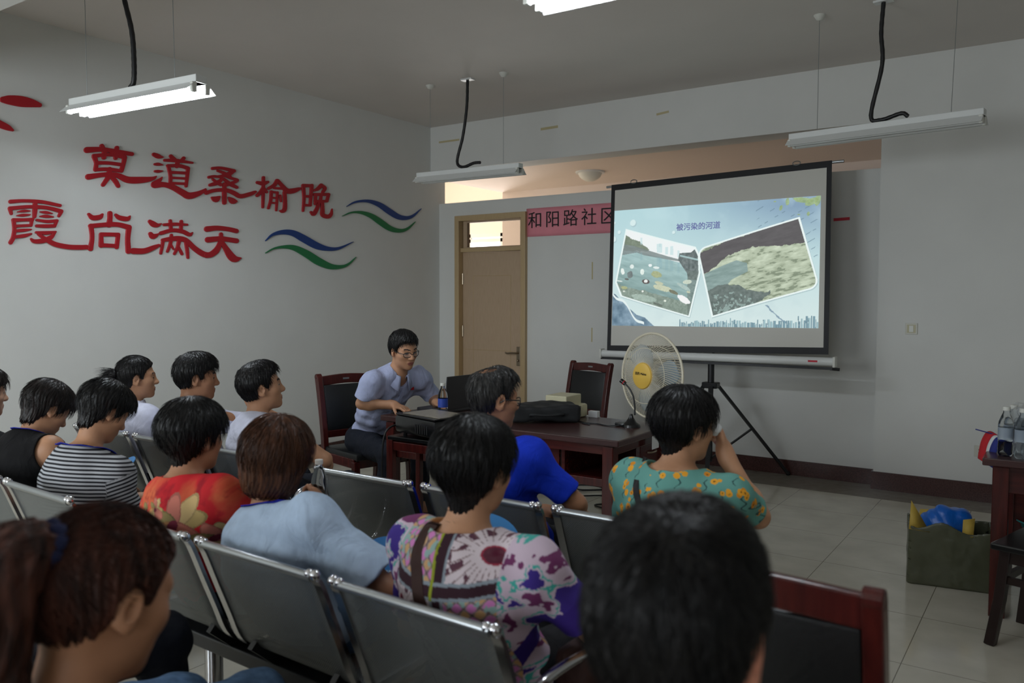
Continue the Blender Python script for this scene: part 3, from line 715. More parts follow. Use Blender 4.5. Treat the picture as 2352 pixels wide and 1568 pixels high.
def paint_slide(X, Y):
    C = np.zeros(X.shape + (3,)); A = lambda *c: np.array(c, float)
    def put_(m, c): 
        m = np.clip(m, 0, 1)[..., None]; C[...] = C * (1 - m) + (c if np.ndim(c) == 3 else A(*c)) * m
    v = np.clip((Y - 150) / 1250, 0, 1); h = np.clip(X / 2285, 0, 1); n = fbm(X, Y, 1 / 260, 3)
    put_(np.ones_like(X), (176, 214, 220))
    put_(np.clip((h - 0.25) * 1.6, 0, 1) * np.clip(1 - v * 2.2, 0, 1), (128, 158, 184)); put_(np.clip((n - 0.45) * 3, 0, 1) * np.clip(1 - v * 2, 0, 1) * 0.55, (196, 226, 232))
    put_(v ** 1.2 * 0.9, (214, 232, 230)); put_(np.clip((fbm(X, Y, 1 / 120, 9) - 0.5) * 3, 0, 1) * 0.25 * v, (180, 205, 210))
    rain = (np.sin((X * 0.55 + Y * 0.85) / 13.0) > 0.93) & (vnoise(X - Y, X + Y, 1 / 55, 4) > 0.55) & (X > 1650) & (Y < 900)
    put_(rain * 0.5, (96, 124, 142))
    rk = inpoly(X, Y, [(0, 1090), (70, 1110), (200, 1230), (330, 1330), (430, 1360), (560, 1470), (0, 1480)])
    put_(rk * 1.0, A(104, 132, 152) + 90 * (fbm(X, Y, 1 / 70, 12)[..., None] - 0.45)); put_((np.abs(Y - (1050 + 0.95 * X + 30 * np.sin(X / 40))) < 14) & (X < 420), (226, 240, 240))
    crk = np.abs((X - 1750) - (Y - 1225) * 1.05 - 50 * (fbm(X, Y, 1 / 40, 31) - .5)) < 5 + 14 * fbm(X, Y, 1 / 30, 22)
    put_(crk * (Y > 1225) * (Y < 1420) * 0.8, (112, 140, 162))
    for bx, by, br in ((288, 345, 40), (117, 445, 23), (52, 525, 34), (58, 345, 16), (765, 442, 20), (2090, 1340, 0)):
        q = np.hypot(X - bx, Y - by); put_((q < br) * 0.9, (216, 238, 238)); put_(((q < br) & (np.hypot(X - bx + br * .25, Y - by + br * .25) > br * .95)) * 0.8, (158, 190, 198))
    # skyline
    r = np.random.default_rng(8); x = 830.0
    while x < 2258:
        w = r.uniform(8, 26); hh = r.uniform(28, 85) * (1.55 if x > 2050 else 1.0) * (1.3 if 1330 < x < 1390 else 1)
        c = A(*((112, 148, 162) if r.random() < .5 else (150, 186, 194))); m = (X > x) & (X < x + w) & (Y > 1462 - hh)
        put_(m * 0.9, c); put_(((X > x) & (X < x + 4) & (Y > 1462 - hh)) * 0.8, (84, 110, 124)); x += w + r.uniform(0, 9)
    # leaves
    for lx, ly, a, b, t in ((2120, 90, 90, 28, .1), (2200, 105, 70, 34, -.5), (2255, 90, 26, 62, .2), (1966, 108, 18, 40, .1), (1902, 172, 14, 30, .3), (2166, 238, 14, 22, .2), (1842, 104, 14, 7, 0), (2075, 246, 14, 6, 0), (2060, 75, 40, 12, 0)):
        dx = (X - lx) * math.cos(t) + (Y - ly) * math.sin(t); dy = -(X - lx) * math.sin(t) + (Y - ly) * math.cos(t)
        put_((((dx / a) ** 2 + (dy / b) ** 2) < 0.75 + 0.6 * fbm(X, Y, 1 / 18, 2)) * 0.85, A(150, 176, 118) + 50 * (fbm(X, Y, 1 / 25, 6)[..., None] - .5))
    # left photo
    P1 = [(195, 405), (1012, 595), (1055, 685), (1065, 880), (945, 1357), (135, 1135), (66, 985)]
    c1 = np.mean(P1, 0); S1 = [tuple(c1 + (np.array(p) - c1) * (1 - 17 / np.linalg.norm(np.array(p) - c1) * 1.25)) for p in P1]
    put_(inpoly(X, Y, [(a + 6, b + 10) for a, b in P1]) * 0.35, (120, 150, 158)); put_(inpoly(X, Y, P1), (232, 246, 244)); I = inpoly(X, Y, S1)
    T = Y - (X - 195) * 0.236           # height along the photo's own tilt
    st = fbm(X / 5 + Y * 0.05, T, 1 / 26, 14)
    put_(I, (228, 242, 240)); wtr = I & (T > 615)
    put_(wtr, A(150, 184, 184) - np.clip((T - 640) / 560, 0, 1)[..., None] * A(46, 50, 54) + 36 * (st[..., None] - .5))
    e0 = 34 * (fbm(X, Y, 1 / 26, 7) - .5)
    put_(I & inpoly(X, Y + e0, [(150, 455), (200, 470), (260, 505), (330, 525), (400, 575), (480, 618), (470, 650), (150, 640)]), A(112, 126, 108) + 30 * (fbm(X, Y, 1 / 20, 5)[..., None] - .5))
    put_((I & inpoly(X, Y, [(150, 570), (300, 590), (480, 640), (700, 700), (860, 740), (860, 760), (640, 725), (420, 690), (330, 660), (150, 690)])) * 0.85, A(112, 124, 124) + 26 * (st[..., None] - .5))
    for bx, by, bw, bh in ((600, 630, 64, 66), (606, 570, 26, 10), (683, 650, 34, 52), (742, 655, 34, 66), (385, 545, 24, 45), (820, 680, 26, 44)):
        put_((I & (np.abs(X - bx) < bw / 2) & (Y < by + 30) & (Y > by - bh) & (T < 640)) * 0.6, (176, 206, 210)); put_((wtr & (np.abs(X - bx) < bw / 2) & (Y < by + 200)) * 0.3, (120, 160, 170))
    put_(I & inpoly(X, Y, [(815, 735), (830, 665), (960, 655), (1010, 615), (1060, 680), (1065, 960), (930, 950), (915, 880), (850, 790)]), A(92, 104, 104) + 60 * (fbm(X, Y, 1 / 24, 41)[..., None] - .5))
    put_(I & (np.abs(Y - (690 + (X - 830) * .22)) < 9) & (X > 835) & (X < 1040), (150, 182, 182))
    put_(I & (T > 1040 - 40 * fbm(X, Y, 1 / 60, 17)), A(122, 140, 128) + 46 * (fbm(X, Y, 1 / 18, 19)[..., None] - .5))
    put_((I & (X > 920) & (Y > 860)) * 0.6, A(100, 114, 108) + 60 * (fbm(X, Y, 1 / 22, 18)[..., None] - .5))
    for ex, ey, a, b, t, c in ((158, 865, 22, 36, -.3, (222, 232, 226)), (272, 812, 24, 22, 0, (214, 226, 222)), (398, 868, 24, 32, 0, (216, 230, 222)), (492, 798, 22, 16, 0, (222, 234, 232)), (562, 822, 36, 13, .1, (214, 226, 222)),
            (565, 895, 62, 34, .2, (156, 166, 122)), (440, 972, 46, 26, .1, (86, 78, 76)), (440, 968, 22, 18, 0, (220, 226, 222)), (640, 1045, 118, 30, .22, (188, 196, 166)), (595, 990, 50, 18, .2, (180, 188, 158)), (920, 975, 50, 22, -.1, (190, 204, 186)),
            (880, 1030, 84, 20, .5, (160, 184, 178)), (930, 1085, 24, 10, .2, (190, 198, 170)), (410, 1150, 150, 34, .16, (150, 172, 160)), (880, 1165, 78, 34, .55, (236, 244, 242)), (250, 900, 34, 40, .4, (104, 116, 116)), (210, 948, 26, 10, .1, (92, 96, 92)),
            (180, 1040, 40, 16, .1, (160, 168, 120)), (120, 968, 44, 6, .1, (214, 226, 220)), (665, 1180, 14, 11, 0, (214, 224, 210)), (402, 1078, 12, 10, 0, (226, 232, 224)), (175, 1078, 16, 8, 0, (206, 216, 204)), (585, 1220, 60, 14, .3, (96, 108, 98)), (760, 1085, 55, 18, .4, (110, 112, 92))):
        dx = (X - ex) * math.cos(t) + (Y - ey) * math.sin(t); dy = -(X - ex) * math.sin(t) + (Y - ey) * math.cos(t)
        put_(I & (((dx / a) ** 2 + (dy / b) ** 2) < 0.65 + 0.7 * fbm(X, Y, 1 / 22, 33)), A(*c) + 30 * (fbm(X, Y, 1 / 12, 36)[..., None] - .5))
    C[I] = np.minimum(C[I] * 1.0 + 10, 244)
    # right photo with two rounded corners
    def rounded(o):
        arc = lambda cx, cy, r, a0, a1: [(cx + r * math.cos(a), cy + r * math.sin(a)) for a in np.linspace(a0, a1, 9)]
        return [(2085 - o * .9, 270 + o * 1.4)] + arc(2150 + 0, 960, 103 - o, -0.18, 1.3) + [(1188 + o * .9, 1360 - o * 1.3)] + arc(1148, 690, 104 - o, 2.98, 4.42)
    put_(inpoly(X, Y, [(a + 6, b + 10) for a, b in rounded(0)]) * 0.35, (120, 150, 158)); put_(inpoly(X, Y, rounded(0)), (232, 246, 244)); I = inpoly(X, Y, rounded(17))
    ax = X * 0.955 - (Y - 900) * 0.25; st = fbm(X / 3.4, Y + (X - 1600) * 0.24, 1 / 24, 51)
    put_(I, A(176, 190, 164) + 80 * (st[..., None] - .5) + 34 * (fbm(X, Y, 1 / 60, 58)[..., None] - .5))
    put_((I & (st < 0.36)) * 0.7, (118, 132, 110))
    put_(I & inpoly(X, Y, [(1090, 900), (1300, 800), (1450, 740), (1560, 770), (1570, 860), (1400, 950), (1350, 1010), (1120, 1080)]), A(134, 160, 156) + 40 * (st[..., None] - .5))
    w2 = 40 * fbm(X, Y, 1 / 50, 61) - 20
    put_(I & inpoly(X + w2, Y + w2, [(1110, 1080), (1300, 1000), (1480, 1010), (1560, 1060), (1720, 1090), (1800, 1060), (1760, 1130), (1650, 1220), (1200, 1380), (1160, 1240)]), A(102, 116, 112) + 40 * (fbm(X, Y, 1 / 26, 63)[..., None] - .5))
    put_((I & inpoly(X, Y, [(1200, 1120), (1420, 1080), (1640, 1150), (1650, 1240), (1300, 1330), (1210, 1300)]) & (fbm(X, Y, 1 / 20, 66) > 0.58)) * 0.8, (150, 176, 170))
    e = 26 * (fbm(X, Y, 1 / 36, 71) - .5)
    put_(I & inpoly(X + e, Y + e, [(1040, 905), (1110, 885), (1250, 790), (1330, 720), (1430, 655), (1600, 598), (1900, 582), (2160, 548), (2120, 250), (1900, 320), (1560, 462), (1510, 490), (1480, 480), (1380, 520), (1300, 545), (1210, 590), (1130, 640), (1040, 665)]), A(92, 90, 92) + 14 * (st[..., None] - .5))
    g_ = C.mean(-1, keepdims=True); C = g_ + (C - g_) * 0.92
    return np.clip(C * 0.95 + 12, 0, 255)
slc = [(55, 212), (2285, 42), (2260, 1473), (28, 1445)]
suv = [(-0.904, 0.508), (0.867, 0.479), (0.866, -0.545), (-0.899, -0.516)]
nu, nv = 620, 370
U, Vv = np.meshgrid(np.linspace(0, 1, nu), np.linspace(0, 1, nv), indexing='ij')
bil = lambda q: sum(w[..., None] * np.array(p, float) for w, p in zip(((1 - U) * (1 - Vv), U * (1 - Vv), U * Vv, (1 - U) * Vv), q))
Q = bil(slc); T2 = bil(suv); rgb = paint_slide(Q[..., 0], Q[..., 1])
lin = np.where(rgb / 255 <= 0.04045, rgb / 255 / 12.92, ((rgb / 255 + 0.055) / 1.055) ** 2.4)
base = np.array(SC) - np.array((SC.x + 0.02, SC.y, 0))
W = base + T2[..., :1] * np.array(sr) + T2[..., 1:] * np.array(su) + 0.0045 * np.array(sn)
ii = np.arange(nu * nv).reshape(nu, nv)
Fq = np.stack([ii[:-1, 1:].ravel(), ii[1:, 1:].ravel(), ii[1:, :-1].ravel(), ii[:-1, :-1].ravel()], 1)
k = NT('projected_slide'); at = k.node('ShaderNodeAttribute', attribute_name='paint'); k.p.inputs['Base Color'].default_value = (0.0, 0.0, 0.0, 1)
k.p.inputs['Specular IOR Level'].default_value = 0.0; k.p.inputs['Roughness'].default_value = 0.9
k.link(at.outputs['Color'], k.p.inputs['Emission Color']); k.p.inputs['Emission Strength'].default_value = 1.0
slide = np_mesh('projected_slide', W.reshape(-1, 3), Fq, k.m, scr, smooth=False, attrs=[('paint', 'FLOAT_COLOR', np.concatenate([lin.reshape(-1, 3), np.ones((nu * nv, 1))], 1))])
MT['slide_ink'] = emit_mat('slide_title_ink', srgb(104, 112, 160), 1.0)
def slide_pt(X, Y):
    q = np.abs(Q - (X, Y)).sum(-1); i = np.unravel_index(q.argmin(), q.shape); return T2[i]
t0_, t1_ = slide_pt(795, 385), slide_pt(1278, 355)
tw = float(np.linalg.norm(t1_ - t0_)); ang = math.atan2(*(t1_ - t0_)[::-1])
tc = (t0_ + t1_) / 2
me = text_mesh('被污染的河道', 1.0); bb = np.array([v.co[:] for v in me.vertices]); wd = np.ptp(bb[:, 0])
me.transform(SM @ Matrix.Translation((tc[0], tc[1], 0.006)) @ Matrix.Rotation(ang, 4, 'Z') @ Matrix.Scale(tw / wd, 4) @ Matrix.Translation((-(bb[:, 0].max() + bb[:, 0].min()) / 2, -(bb[:, 1].max() + bb[:, 1].min()) / 2, 0)))
me.materials.clear(); o = put('slide_title', me, MT['slide_ink'], slide)
bmt = bmesh.new(); bmt.from_mesh(me); nv0 = bmt.verts[:]
for dx_, dz_ in ((.0013, .0011), (-.0013, .0011), (.0013, -.0011), (-.0013, -.0011)):
    g_ = bmesh.ops.duplicate(bmt, geom=nv0 + [e for e in bmt.edges if e.verts[0] in set(nv0)] * 0 + [f for f in bmt.faces if f.verts[0] in set(nv0)])
    for v in g_['geom']:
        if isinstance(v, bmesh.types.BMVert): v.co += Vector(sr) * dx_ + Vector(su) * dz_
bmt.to_mesh(me); bmt.free()
# ------------------------------------------------------------------ furniture
def at(px, py, y):
    dd = ray(px, py); t = (y - CAM.y) / dd.y; return CAM + dd * t
PITCH_S, SEAT_W = 0.578, 0.508
def make_bench(label, loc, nseat=3):
    r = empty('airport_bench', loc); tag(r, label, 'bench', 'perforated steel benches')
    prof = spline([(-0.262, 0.784), (-0.246, 0.755), (-0.207, 0.655), (-0.165, 0.55), (-0.135, 0.475), (-0.095, 0.432), (-0.03, 0.416), (0.1, 0.420), (0.22, 0.432), (0.27, 0.430), (0.292, 0.408)], 4)
    s = np.concatenate([[0], np.cumsum(np.linalg.norm(np.diff(prof, axis=0), axis=1))])
    for i in range(nseat):
        cx = (i - (nseat - 1) / 2) * PITCH_S
        nx = 9; xs = np.linspace(-SEAT_W / 2, SEAT_W / 2, nx)
        V = np.array([(cx + x, y - 0.012 * (1 - (2 * x / SEAT_W) ** 2) * (z > 0.5), z) for (y, z) in prof for x in xs])
        A = np.array([(x, q, 0) for q in s for x in xs]); k = len(prof)
        id_ = np.arange(k * nx).reshape(k, nx); F = np.stack([id_[:-1, :-1].ravel(), id_[1:, :-1].ravel(), id_[1:, 1:].ravel(), id_[:-1, 1:].ravel()], 1)
        seat = np_mesh('seat', V, F, MT['perf'], r, attrs=[('sheet', 'FLOAT_VECTOR', A)])
        so = seat.modifiers.new('thickness', 'SOLIDIFY'); so.thickness = 0.002
        mb = MB(); mb.tube([(cx - SEAT_W / 2 + .012, -0.266, 0.790), (cx + SEAT_W / 2 - .012, -0.266, 0.790)], 0.0125, 10); mb.build('top_rail', MT['dullsteel'], seat, smooth=40)
        for sd in (-1, 1):
            mb = MB(); x = cx + sd * SEAT_W / 2
            mb.sweep([(x, y, z) for y, z in prof], lambda i: [(-.006, -.014), (.006, -.014), (.006, .014), (-.006, .014)], up=(1, 0, 0))
            mb.ball((x, -0.266, 0.796), 0.0155, 8); mb.ball((x - sd * .022, -0.266, 0.796), 0.0135, 8); mb.ball((x, 0.285, 0.41), 0.014, 8)
            mb.build('side_frame', MT['chrome'], seat, smooth=50)
    L = nseat * PITCH_S
    mb = MB(); mb.box((0, -0.03, 0.355), (L, 0.09, 0.05), bev=0.006); mb.build('beam', MT['blacksteel'], r)
    for i in range(nseat):
        for sd in (-1, 1):
            cx = (i - (nseat - 1) / 2) * PITCH_S + sd * SEAT_W * 0.36
            mb = MB(); mb.bar([(cx, -0.14, 0.46), (cx, -0.06, 0.385), (cx, 0.2, 0.41)], 0.03, 0.02, up=(1, 0, 0)); mb.build('bracket', MT['blacksteel'], r)
    for x in (-L / 2 + 0.32, L / 2 - 0.32):
        mb = MB(); mb.tube([(x, -0.03, 0.05), (x, -0.03, 0.34)], 0.03, 14)
        mb.tube(spline([(x, -0.33, 0.022), (x, -0.2, 0.05), (x, -0.03, 0.075), (x, 0.14, 0.05), (x, 0.27, 0.022)], 4), 0.022, 10); mb.build('leg', MT['chrome'], r, smooth=50)
        for y in (-0.33, 0.27):
            mb = MB(); mb.lathe([(0.001, 0), (0.024, 0), (0.026, 0.015), (0.001, 0.02)], 12, Matrix.Translation((x, y, 0))); mb.build('foot', MT['blackplastic'], r)
    for x in (-L / 2 - 0.0, L / 2 + 0.0):
        mb = MB(); mb.tube(spline([(x, -0.19, 0.52), (x, -0.17, 0.62), (x, -0.08, 0.645), (x, 0.12, 0.63), (x, 0.19, 0.58), (x, 0.15, 0.45), (x, 0.05, 0.375)], 5), 0.013, 10); mb.build('armrest', MT['chrome'], r, smooth=60)
    return r
b0 = make_bench('steel bench under the striped-shirt woman, left in the second row', (2.126, -5.335, 0))
b0.rotation_euler.z = -0.04
def bench(label, x, y, rz=0.0):
    c = copy_tree(b0); c.location = (x, y, 0); c.rotation_euler.z = rz; c['label'] = label; return c
bench('steel bench with paisley and light-blue blouse women, nearest empty backs, second row centre', 3.99, -5.41, -0.035)
bench('steel bench under the three white-shirted viewers, front row by the left wall', 2.10, -4.468)
bench('steel bench in the front row with an empty seat, under the blue polo man', 4.07, -4.50)
bench('steel bench in the rear row under the ponytail woman nearest the camera', 4.06, -6.36)
bench('steel bench in the rear row under the man nearest the camera', 5.83, -6.36)

def make_chair(label, loc, rz):
    r = empty('conference_chair', loc, rz); tag(r, label, 'chair', 'rosewood conference chairs')
    for sx in (-1, 1):
        mb = MB(); x = sx * 0.215
        p = spline([(x, -0.235, 0), (x, -0.215, 0.22), (x, -0.205, 0.44), (x, -0.225, 0.62), (x, -0.262, 0.82), (x, -0.29, 0.945)], 5)
        mb.sweep(p, lambda i: [(-.0225, -.02), (.0225, -.02), (.0225, .02), (-.0225, .02)], up=(1, 0, 0))
        Tb = Matrix.Translation((x, -0.292, 0.945)) @ Matrix.Rotation(math.pi / 2, 4, 'Y'); mb.lathe([(0.001, -.02), (.0225, -.02), (.0225, .02), (0.001, .02)], 14, Tb)
        mb.build('back_post', MT['rosewood'], r, bevel=0.004)
        mb = MB(); mb.sweep(spline([(sx * .215, 0.205, 0.41), (sx * .218, 0.215, 0.25), (sx * .215, 0.21, 0.0)], 4), lambda i: [(-.022, -.022), (.022, -.022), (.022, .022), (-.022, .022)], up=(1, 0, 0)); mb.build('leg', MT['rosewood'], r, bevel=0.004)
        mb = MB(); mb.box((sx * .215, 0.0, 0.395), (0.026, 0.40, 0.065)); mb.box((sx * .215, 0.0, 0.17), (0.02, 0.41, 0.03)); mb.build('side_rail', MT['rosewood'], r, bevel=0.004)
    mb = MB(); mb.sweep(spline([(-.2, -.281, .915), (0, -.294, .925), (.2, -.281, .915)], 5), lambda i: [(-.014, -.034), (.014, -.034), (.014, .034), (-.014, .034)]); mb.build('top_rail', MT['rosewood'], r, bevel=0.006)
    mb = MB(); mb.box((0, -.209, .545), (.39, .024, .05)); mb.build('lower_rail', MT['rosewood'], r, bevel=0.004)
    mb = MB(); A = Matrix.Translation((0, -.245, .725)) @ Matrix.Rotation(0.17, 4, 'X'); mb.box((0, 0, 0), (.388, .04, .325), M=A, bev=.014); mb.build('back_pad', MT['leather'], r, smooth=40)
    for y in (.205, -.2):
        mb = MB(); mb.box((0, y, .395), (.40, .026, .065)); mb.build('seat_rail', MT['rosewood'], r, bevel=0.004)
    mb = MB(); mb.box((0, .01, .442), (.45, .45, .045), bev=.018); mb.build('seat', MT['leather'], r, smooth=40)
    mb = MB(); A = Matrix.Translation((0, -.2775, .925)); mb.box((0, 0, 0), (.05, .002, .012), M=A); mb.build('name_plate', MT['dullsteel'], r)
    return r
c0 = make_chair('rosewood chair the presenter sits on, at the left end of the desk', (1.75, -2.95, 0), math.radians(-104))
def chair(label, loc, rz):
    c = copy_tree(c0); c.location = loc; c.rotation_euler.z = rz; c['label'] = label; return c
chair('empty rosewood chair behind the desk, facing the audience beside the fan', (2.37, -1.22, 0), math.radians(166))
chair('rosewood chair at the right foreground, seen from behind next to the nearest man', (5.31, -5.19, 0), math.radians(-1))

# the long desk
dk = empty('desk', (3.035, -2.92, 0)); tag(dk, 'long dark lacquered desk with drawers and open shelf in front of the presenter', 'desk')
mb = MB(); mb.box((0, 0, 0.742), (1.69, 0.72, 0.036), bev=.006); mb.build('desktop', MT['desk_top'], dk)
mb = MB(); mb.box((0, -.32, .698), (1.58, .03, .05)); mb.box((0, .32, .698), (1.58, .03, .05)); mb.box((.79, 0, .698), (.03, .62, .05)); mb.box((-.79, 0, .698), (.03, .62, .05)); mb.build('apron', MT['desk_wood'], dk, bevel=.003)
for x in (-.775, .775):
    for y in (-.315, .315):
        mb = MB(); mb.box((x, y, .36), (.065, .065, .72)); mb.build('leg', MT['rosewood'], dk, bevel=.004)
mb = MB(); mb.box((.30, -.29, .60), (.30, .02, .14)); mb.build('drawer', MT['desk_wood'], dk, bevel=.003)
mb = MB(); mb.box((.30, -.29, .60), (.30, .02, .14)); o = mb.build('drawer', MT['desk_wood'], dk, bevel=.003); o.location.x = -.62
mb = MB(); mb.box((0.0, -.02, .515), (1.49, .56, .02)); mb.build('shelf', MT['desk_wood'], dk, bevel=.003)
mb = MB(); mb.box((0.0, -.305, .515), (1.49, .028, .045)); mb.build('shelf_rail', MT['rosewood'], dk, bevel=.004)
for x in (.47, .14):
    mb = MB(); mb.box((x, -.02, .6), (.02, .54, .15)); mb.build('divider', MT['desk_wood'], dk)
mb = MB(); mb.box((.60, .29, .60), (.32, .02, .16)); mb.build('back_panel', MT['desk_wood'], dk)
for q, z in ((0, .60),):
    mb = MB(); mb.box((.775, .16, z), (.03, .27, .17), bev=.004); dr = mb.build('side_drawer', MT['desk_wood'], dk)
    mb = MB(); mb.tube(spline([(.79, .12, z + .02), (.81, .14, z + .02), (.81, .2, z + .02), (.79, .22, z + .02)], 3), .005, 6); mb.build('handle', MT['brass'], dr)
mb = MB(); mb.box((0, 0, 0), (.002, .09, .075)); o = mb.build('paper_slip', MT['paper']); o.location = (3.883, -2.82, .69); tag(o, 'white paper slip hanging from the right edge of the desk', 'paper')

# low stand in front of the desk with the projector on it
st = empty('projector_stand', (2.80, -3.44, 0)); tag(st, 'small red-framed stand with a black top, under the projector', 'stand')
mb = MB(); mb.box((0, 0, .69), (.54, .28, .022), bev=.004); mb.build('top', MT['blackplastic'], st)
mb = MB()
for y in (-.125, .125): mb.box((0, y, .645), (.46, .022, .05))
for x in (-.25, .25): mb.box((x, 0, .645), (.022, .24, .05))
mb.build('apron', MT['rosewood'], st, bevel=.003)
for x in (-.25, .25):
    for y in (-.122, .122):
        mb = MB(); mb.box((x, y, .34), (.034, .034, .68)); mb.build('leg', MT['rosewood'], st, bevel=.003)
pj = empty('projector', (2.76, -3.43, .701), math.radians(-14)); tag(pj, 'black video projector on the small stand, papers on its lid', 'projector')
mb = MB(); mb.box((0, 0, .068), (.40, .29, .105), bev=.022); mb.build('body', MT['blackplastic'], pj, smooth=40)
mb = MB(); mb.box((0, 0, .124), (.385, .275, .008), bev=.003); mb.build('lid', MT['blackplastic'], pj)
mb = MB()
for i in range(6): mb.box((.02 + .022 * i, -.1455, .06), (.008, .004, .05))
mb.build('vent', MT['blacksteel'], pj)
mb = MB(); mb.tube([(-.09, .13, .07), (-.09, .175, .07)], .04, 20); mb.build('lens_barrel', MT['blacksteel'], pj, smooth=40)
for x in (-.15, .15):
    for y in (-.1, .1):
        mb = MB(); mb.tube([(x, y, 0), (x, y, .02)], .012, 10); mb.build('foot', MT['blackplastic'], pj)
mb = MB(); mb.box((0, 0, 0), (.33, .22, .003)); o = mb.build('document_sheet', mat('worn_document', srgb(150, 142, 128), .3, noise=.25, nscale=30)); o.location = (2.77, -3.43, .8315); o.rotation_euler.z = math.radians(-10)
tag(o, 'greyish document in a shiny sleeve lying on the projector', 'document')
mb = MB(); mb.tube(spline([(2.565, -3.40, .76), (2.52, -3.46, .755), (2.495, -3.56, .71), (2.50, -3.595, .5), (2.54, -3.62, .25), (2.60, -3.65, .06), (2.75, -3.62, .012), (2.9, -3.55, .008)], 6), .006, 8); o = mb.build('projector_cable', MT['black_cable'], smooth=60); tag(o, 'black cable hanging from the projector down along the stand leg', 'cable')
# things on the desk
lp = empty('laptop', (2.51, -2.83, .76), math.radians(-94)); tag(lp, 'open dark grey laptop in front of the presenter, seen from behind', 'laptop')
mb = MB(); mb.box((0, -.125, .012), (.36, .25, .024), bev=.006); mb.build('base', mat('grey_laptop', srgb(58, 56, 58), .4), lp, smooth=40)
mb = MB()
for i in range(5):
    for j in range(12): mb.box((-.14 + j * .0255, -.04 - i * .022, .0255), (.021, .018, .003))
mb.build('keyboard', MT['blackplastic'], lp)
A = Matrix.Translation((0, 0.0, .022)) @ Matrix.Rotation(math.radians(-6), 4, 'X'); mb = MB(); mb.box((0, 0, .11), (.36, .008, .22), M=A, bev=.003); ld = mb.build('lid', bpy.data.materials['grey_laptop'], lp)
mb = MB(); mb.box((0, -.005, .115), (.33, .002, .18), M=A); mb.build('display', MT['blackplastic'], ld)
ms = empty('mouse', (2.235, -3.165, .76), math.radians(-95)); tag(ms, 'black mouse under the presenter\'s right hand', 'mouse')
mb = MB(); mb.ball((0, 0, .012), .05, 12, sq=(.6, 1.0, .42)); mb.box((0, 0, .003), (.05, .08, .006)); mb.build('shell', MT['blackplastic'], ms, smooth=60)
mb = MB(); mb.tube([(-.004, .028, .031), (.004, .028, .031)], .006, 10); mb.build('wheel', MT['dullsteel'], ms)
def bottle(label, loc, h=.225, r=.031, lab='blue', group='water bottles', tilt=0.0):
    o = empty('water_bottle', loc); tag(o, label, 'bottle', group); o.rotation_euler.x = tilt
    mb = MB(); mb.lathe([(.001, .004), (r * .8, 0), (r, .012), (r, .05), (r * .93, .06), (r, .07), (r, h * .62), (r * .92, h * .7), (r * .6, h * .82), (r * .42, h * .88), (r * .42, h * .93)], 20); mb.build('body', MT['pet'], o, smooth=50)
    mb = MB(); mb.lathe([(r * .45, h * .92), (r * .5, h * .925), (r * .5, h), (.001, h)], 16); mb.build('cap', MT['whiteplastic'], o, smooth=40)
    if lab:
        mb = MB(); mb.lathe([(r * 1.012, h * .34), (r * 1.012, h * .58)], 20); mb.build('paper_label', MT['bottle_' + lab], o, smooth=60)
    return o
MT['bottle_blue'] = mat('blue_bottle_label', srgb(44, 74, 170), .4); MT['bottle_white'] = mat('pale_bottle_label', srgb(176, 190, 206), .4, Alpha=.6)
bottle('clear water bottle with a blue label between projector and laptop', (2.64, -3.20, .76))
# black carrying case
bm_ = empty('laptop_bag', (3.17, -2.89, .76), math.radians(42)); tag(bm_, 'flat black nylon laptop bag lying on the desk', 'bag')
g = SDF((-.26, -.2, -.03), (.26, .2, .13), .006)
w, X, Y, Z = g.win(g.lo, g.lo + g.n * g.h)
hgt = .046 + .006 * np.sin(X * 17 + Y * 9) + .004 * np.sin(Y * 31)
dx = np.maximum(np.abs(X) - .185, 0); dy = np.maximum(np.abs(Y) - .11, 0); dz = np.maximum(np.abs(Z - .045) - (hgt - .026), 0)
g.d = (np.sqrt(dx ** 2 + dy ** 2 + dz ** 2) - .026 + .0025 * np.sin(X * 60 + Z * 40) * np.cos(Y * 50)).astype(np.float32)
V, Fq = g.mesh(); V[:, 2] -= V[:, 2].min(); np_mesh('body', V, Fq, MT['blackfabric'], bm_)
mb = MB(); mb.tube(spline([(-.1, -.135, .05), (-.09, -.165, .06), (0, -.175, .055), (.09, -.165, .06), (.1, -.135, .05)], 4), .008, 8); mb.build('handle', MT['blackfabric'], bm_, smooth=60)
mb = MB(); mb.tube([(-.19, -.1, .074), (-.19, .1, .08), (.19, .1, .078), (.19, -.1, .074)], .003, 6); mb.build('zip', MT['blacksteel'], bm_)
# beige speakers and a white box
sp = empty('speaker_box', (3.18, -2.66, .76), math.radians(2)); tag(sp, 'beige wooden subwoofer box with a round port behind the black bag', 'speaker')
mb = MB(); mb.box((0, 0, .07), (.15, .2, .14), bev=.006); mb.build('cabinet', MT['beige'], sp)
mb = MB(); mb.tube([(-.02, -.098, .085), (-.02, -.1015, .085)], .02, 18); mb.build('port', MT['blackplastic'], sp)
s2 = empty('desktop_speaker', (3.275, -2.605, .76), math.radians(-2)); tag(s2, 'small beige satellite speaker right of the subwoofer box', 'speaker')
mb = MB(); mb.box((0, 0, .042), (.065, .07, .084), bev=.014); mb.build('cabinet', MT['beige'], s2, smooth=40)
mb = MB(); mb.box((0, -.0345, .042), (.045, .003, .06), bev=.001); mb.build('grille', mat('grey_grille', srgb(120, 118, 104), .7, noise=.3, nscale=300), s2)
wb = slab('carton', (3.325, -2.60, .76), (3.39, -2.565, .80), MT['paper'], None, bev=.002); tag(wb, 'small white carton on the desk right of the beige speakers', 'box')
mc = empty('desk_microphone', (3.72, -2.80, .76)); tag(mc, 'black gooseneck microphone on the desk in front of the fan', 'microphone')
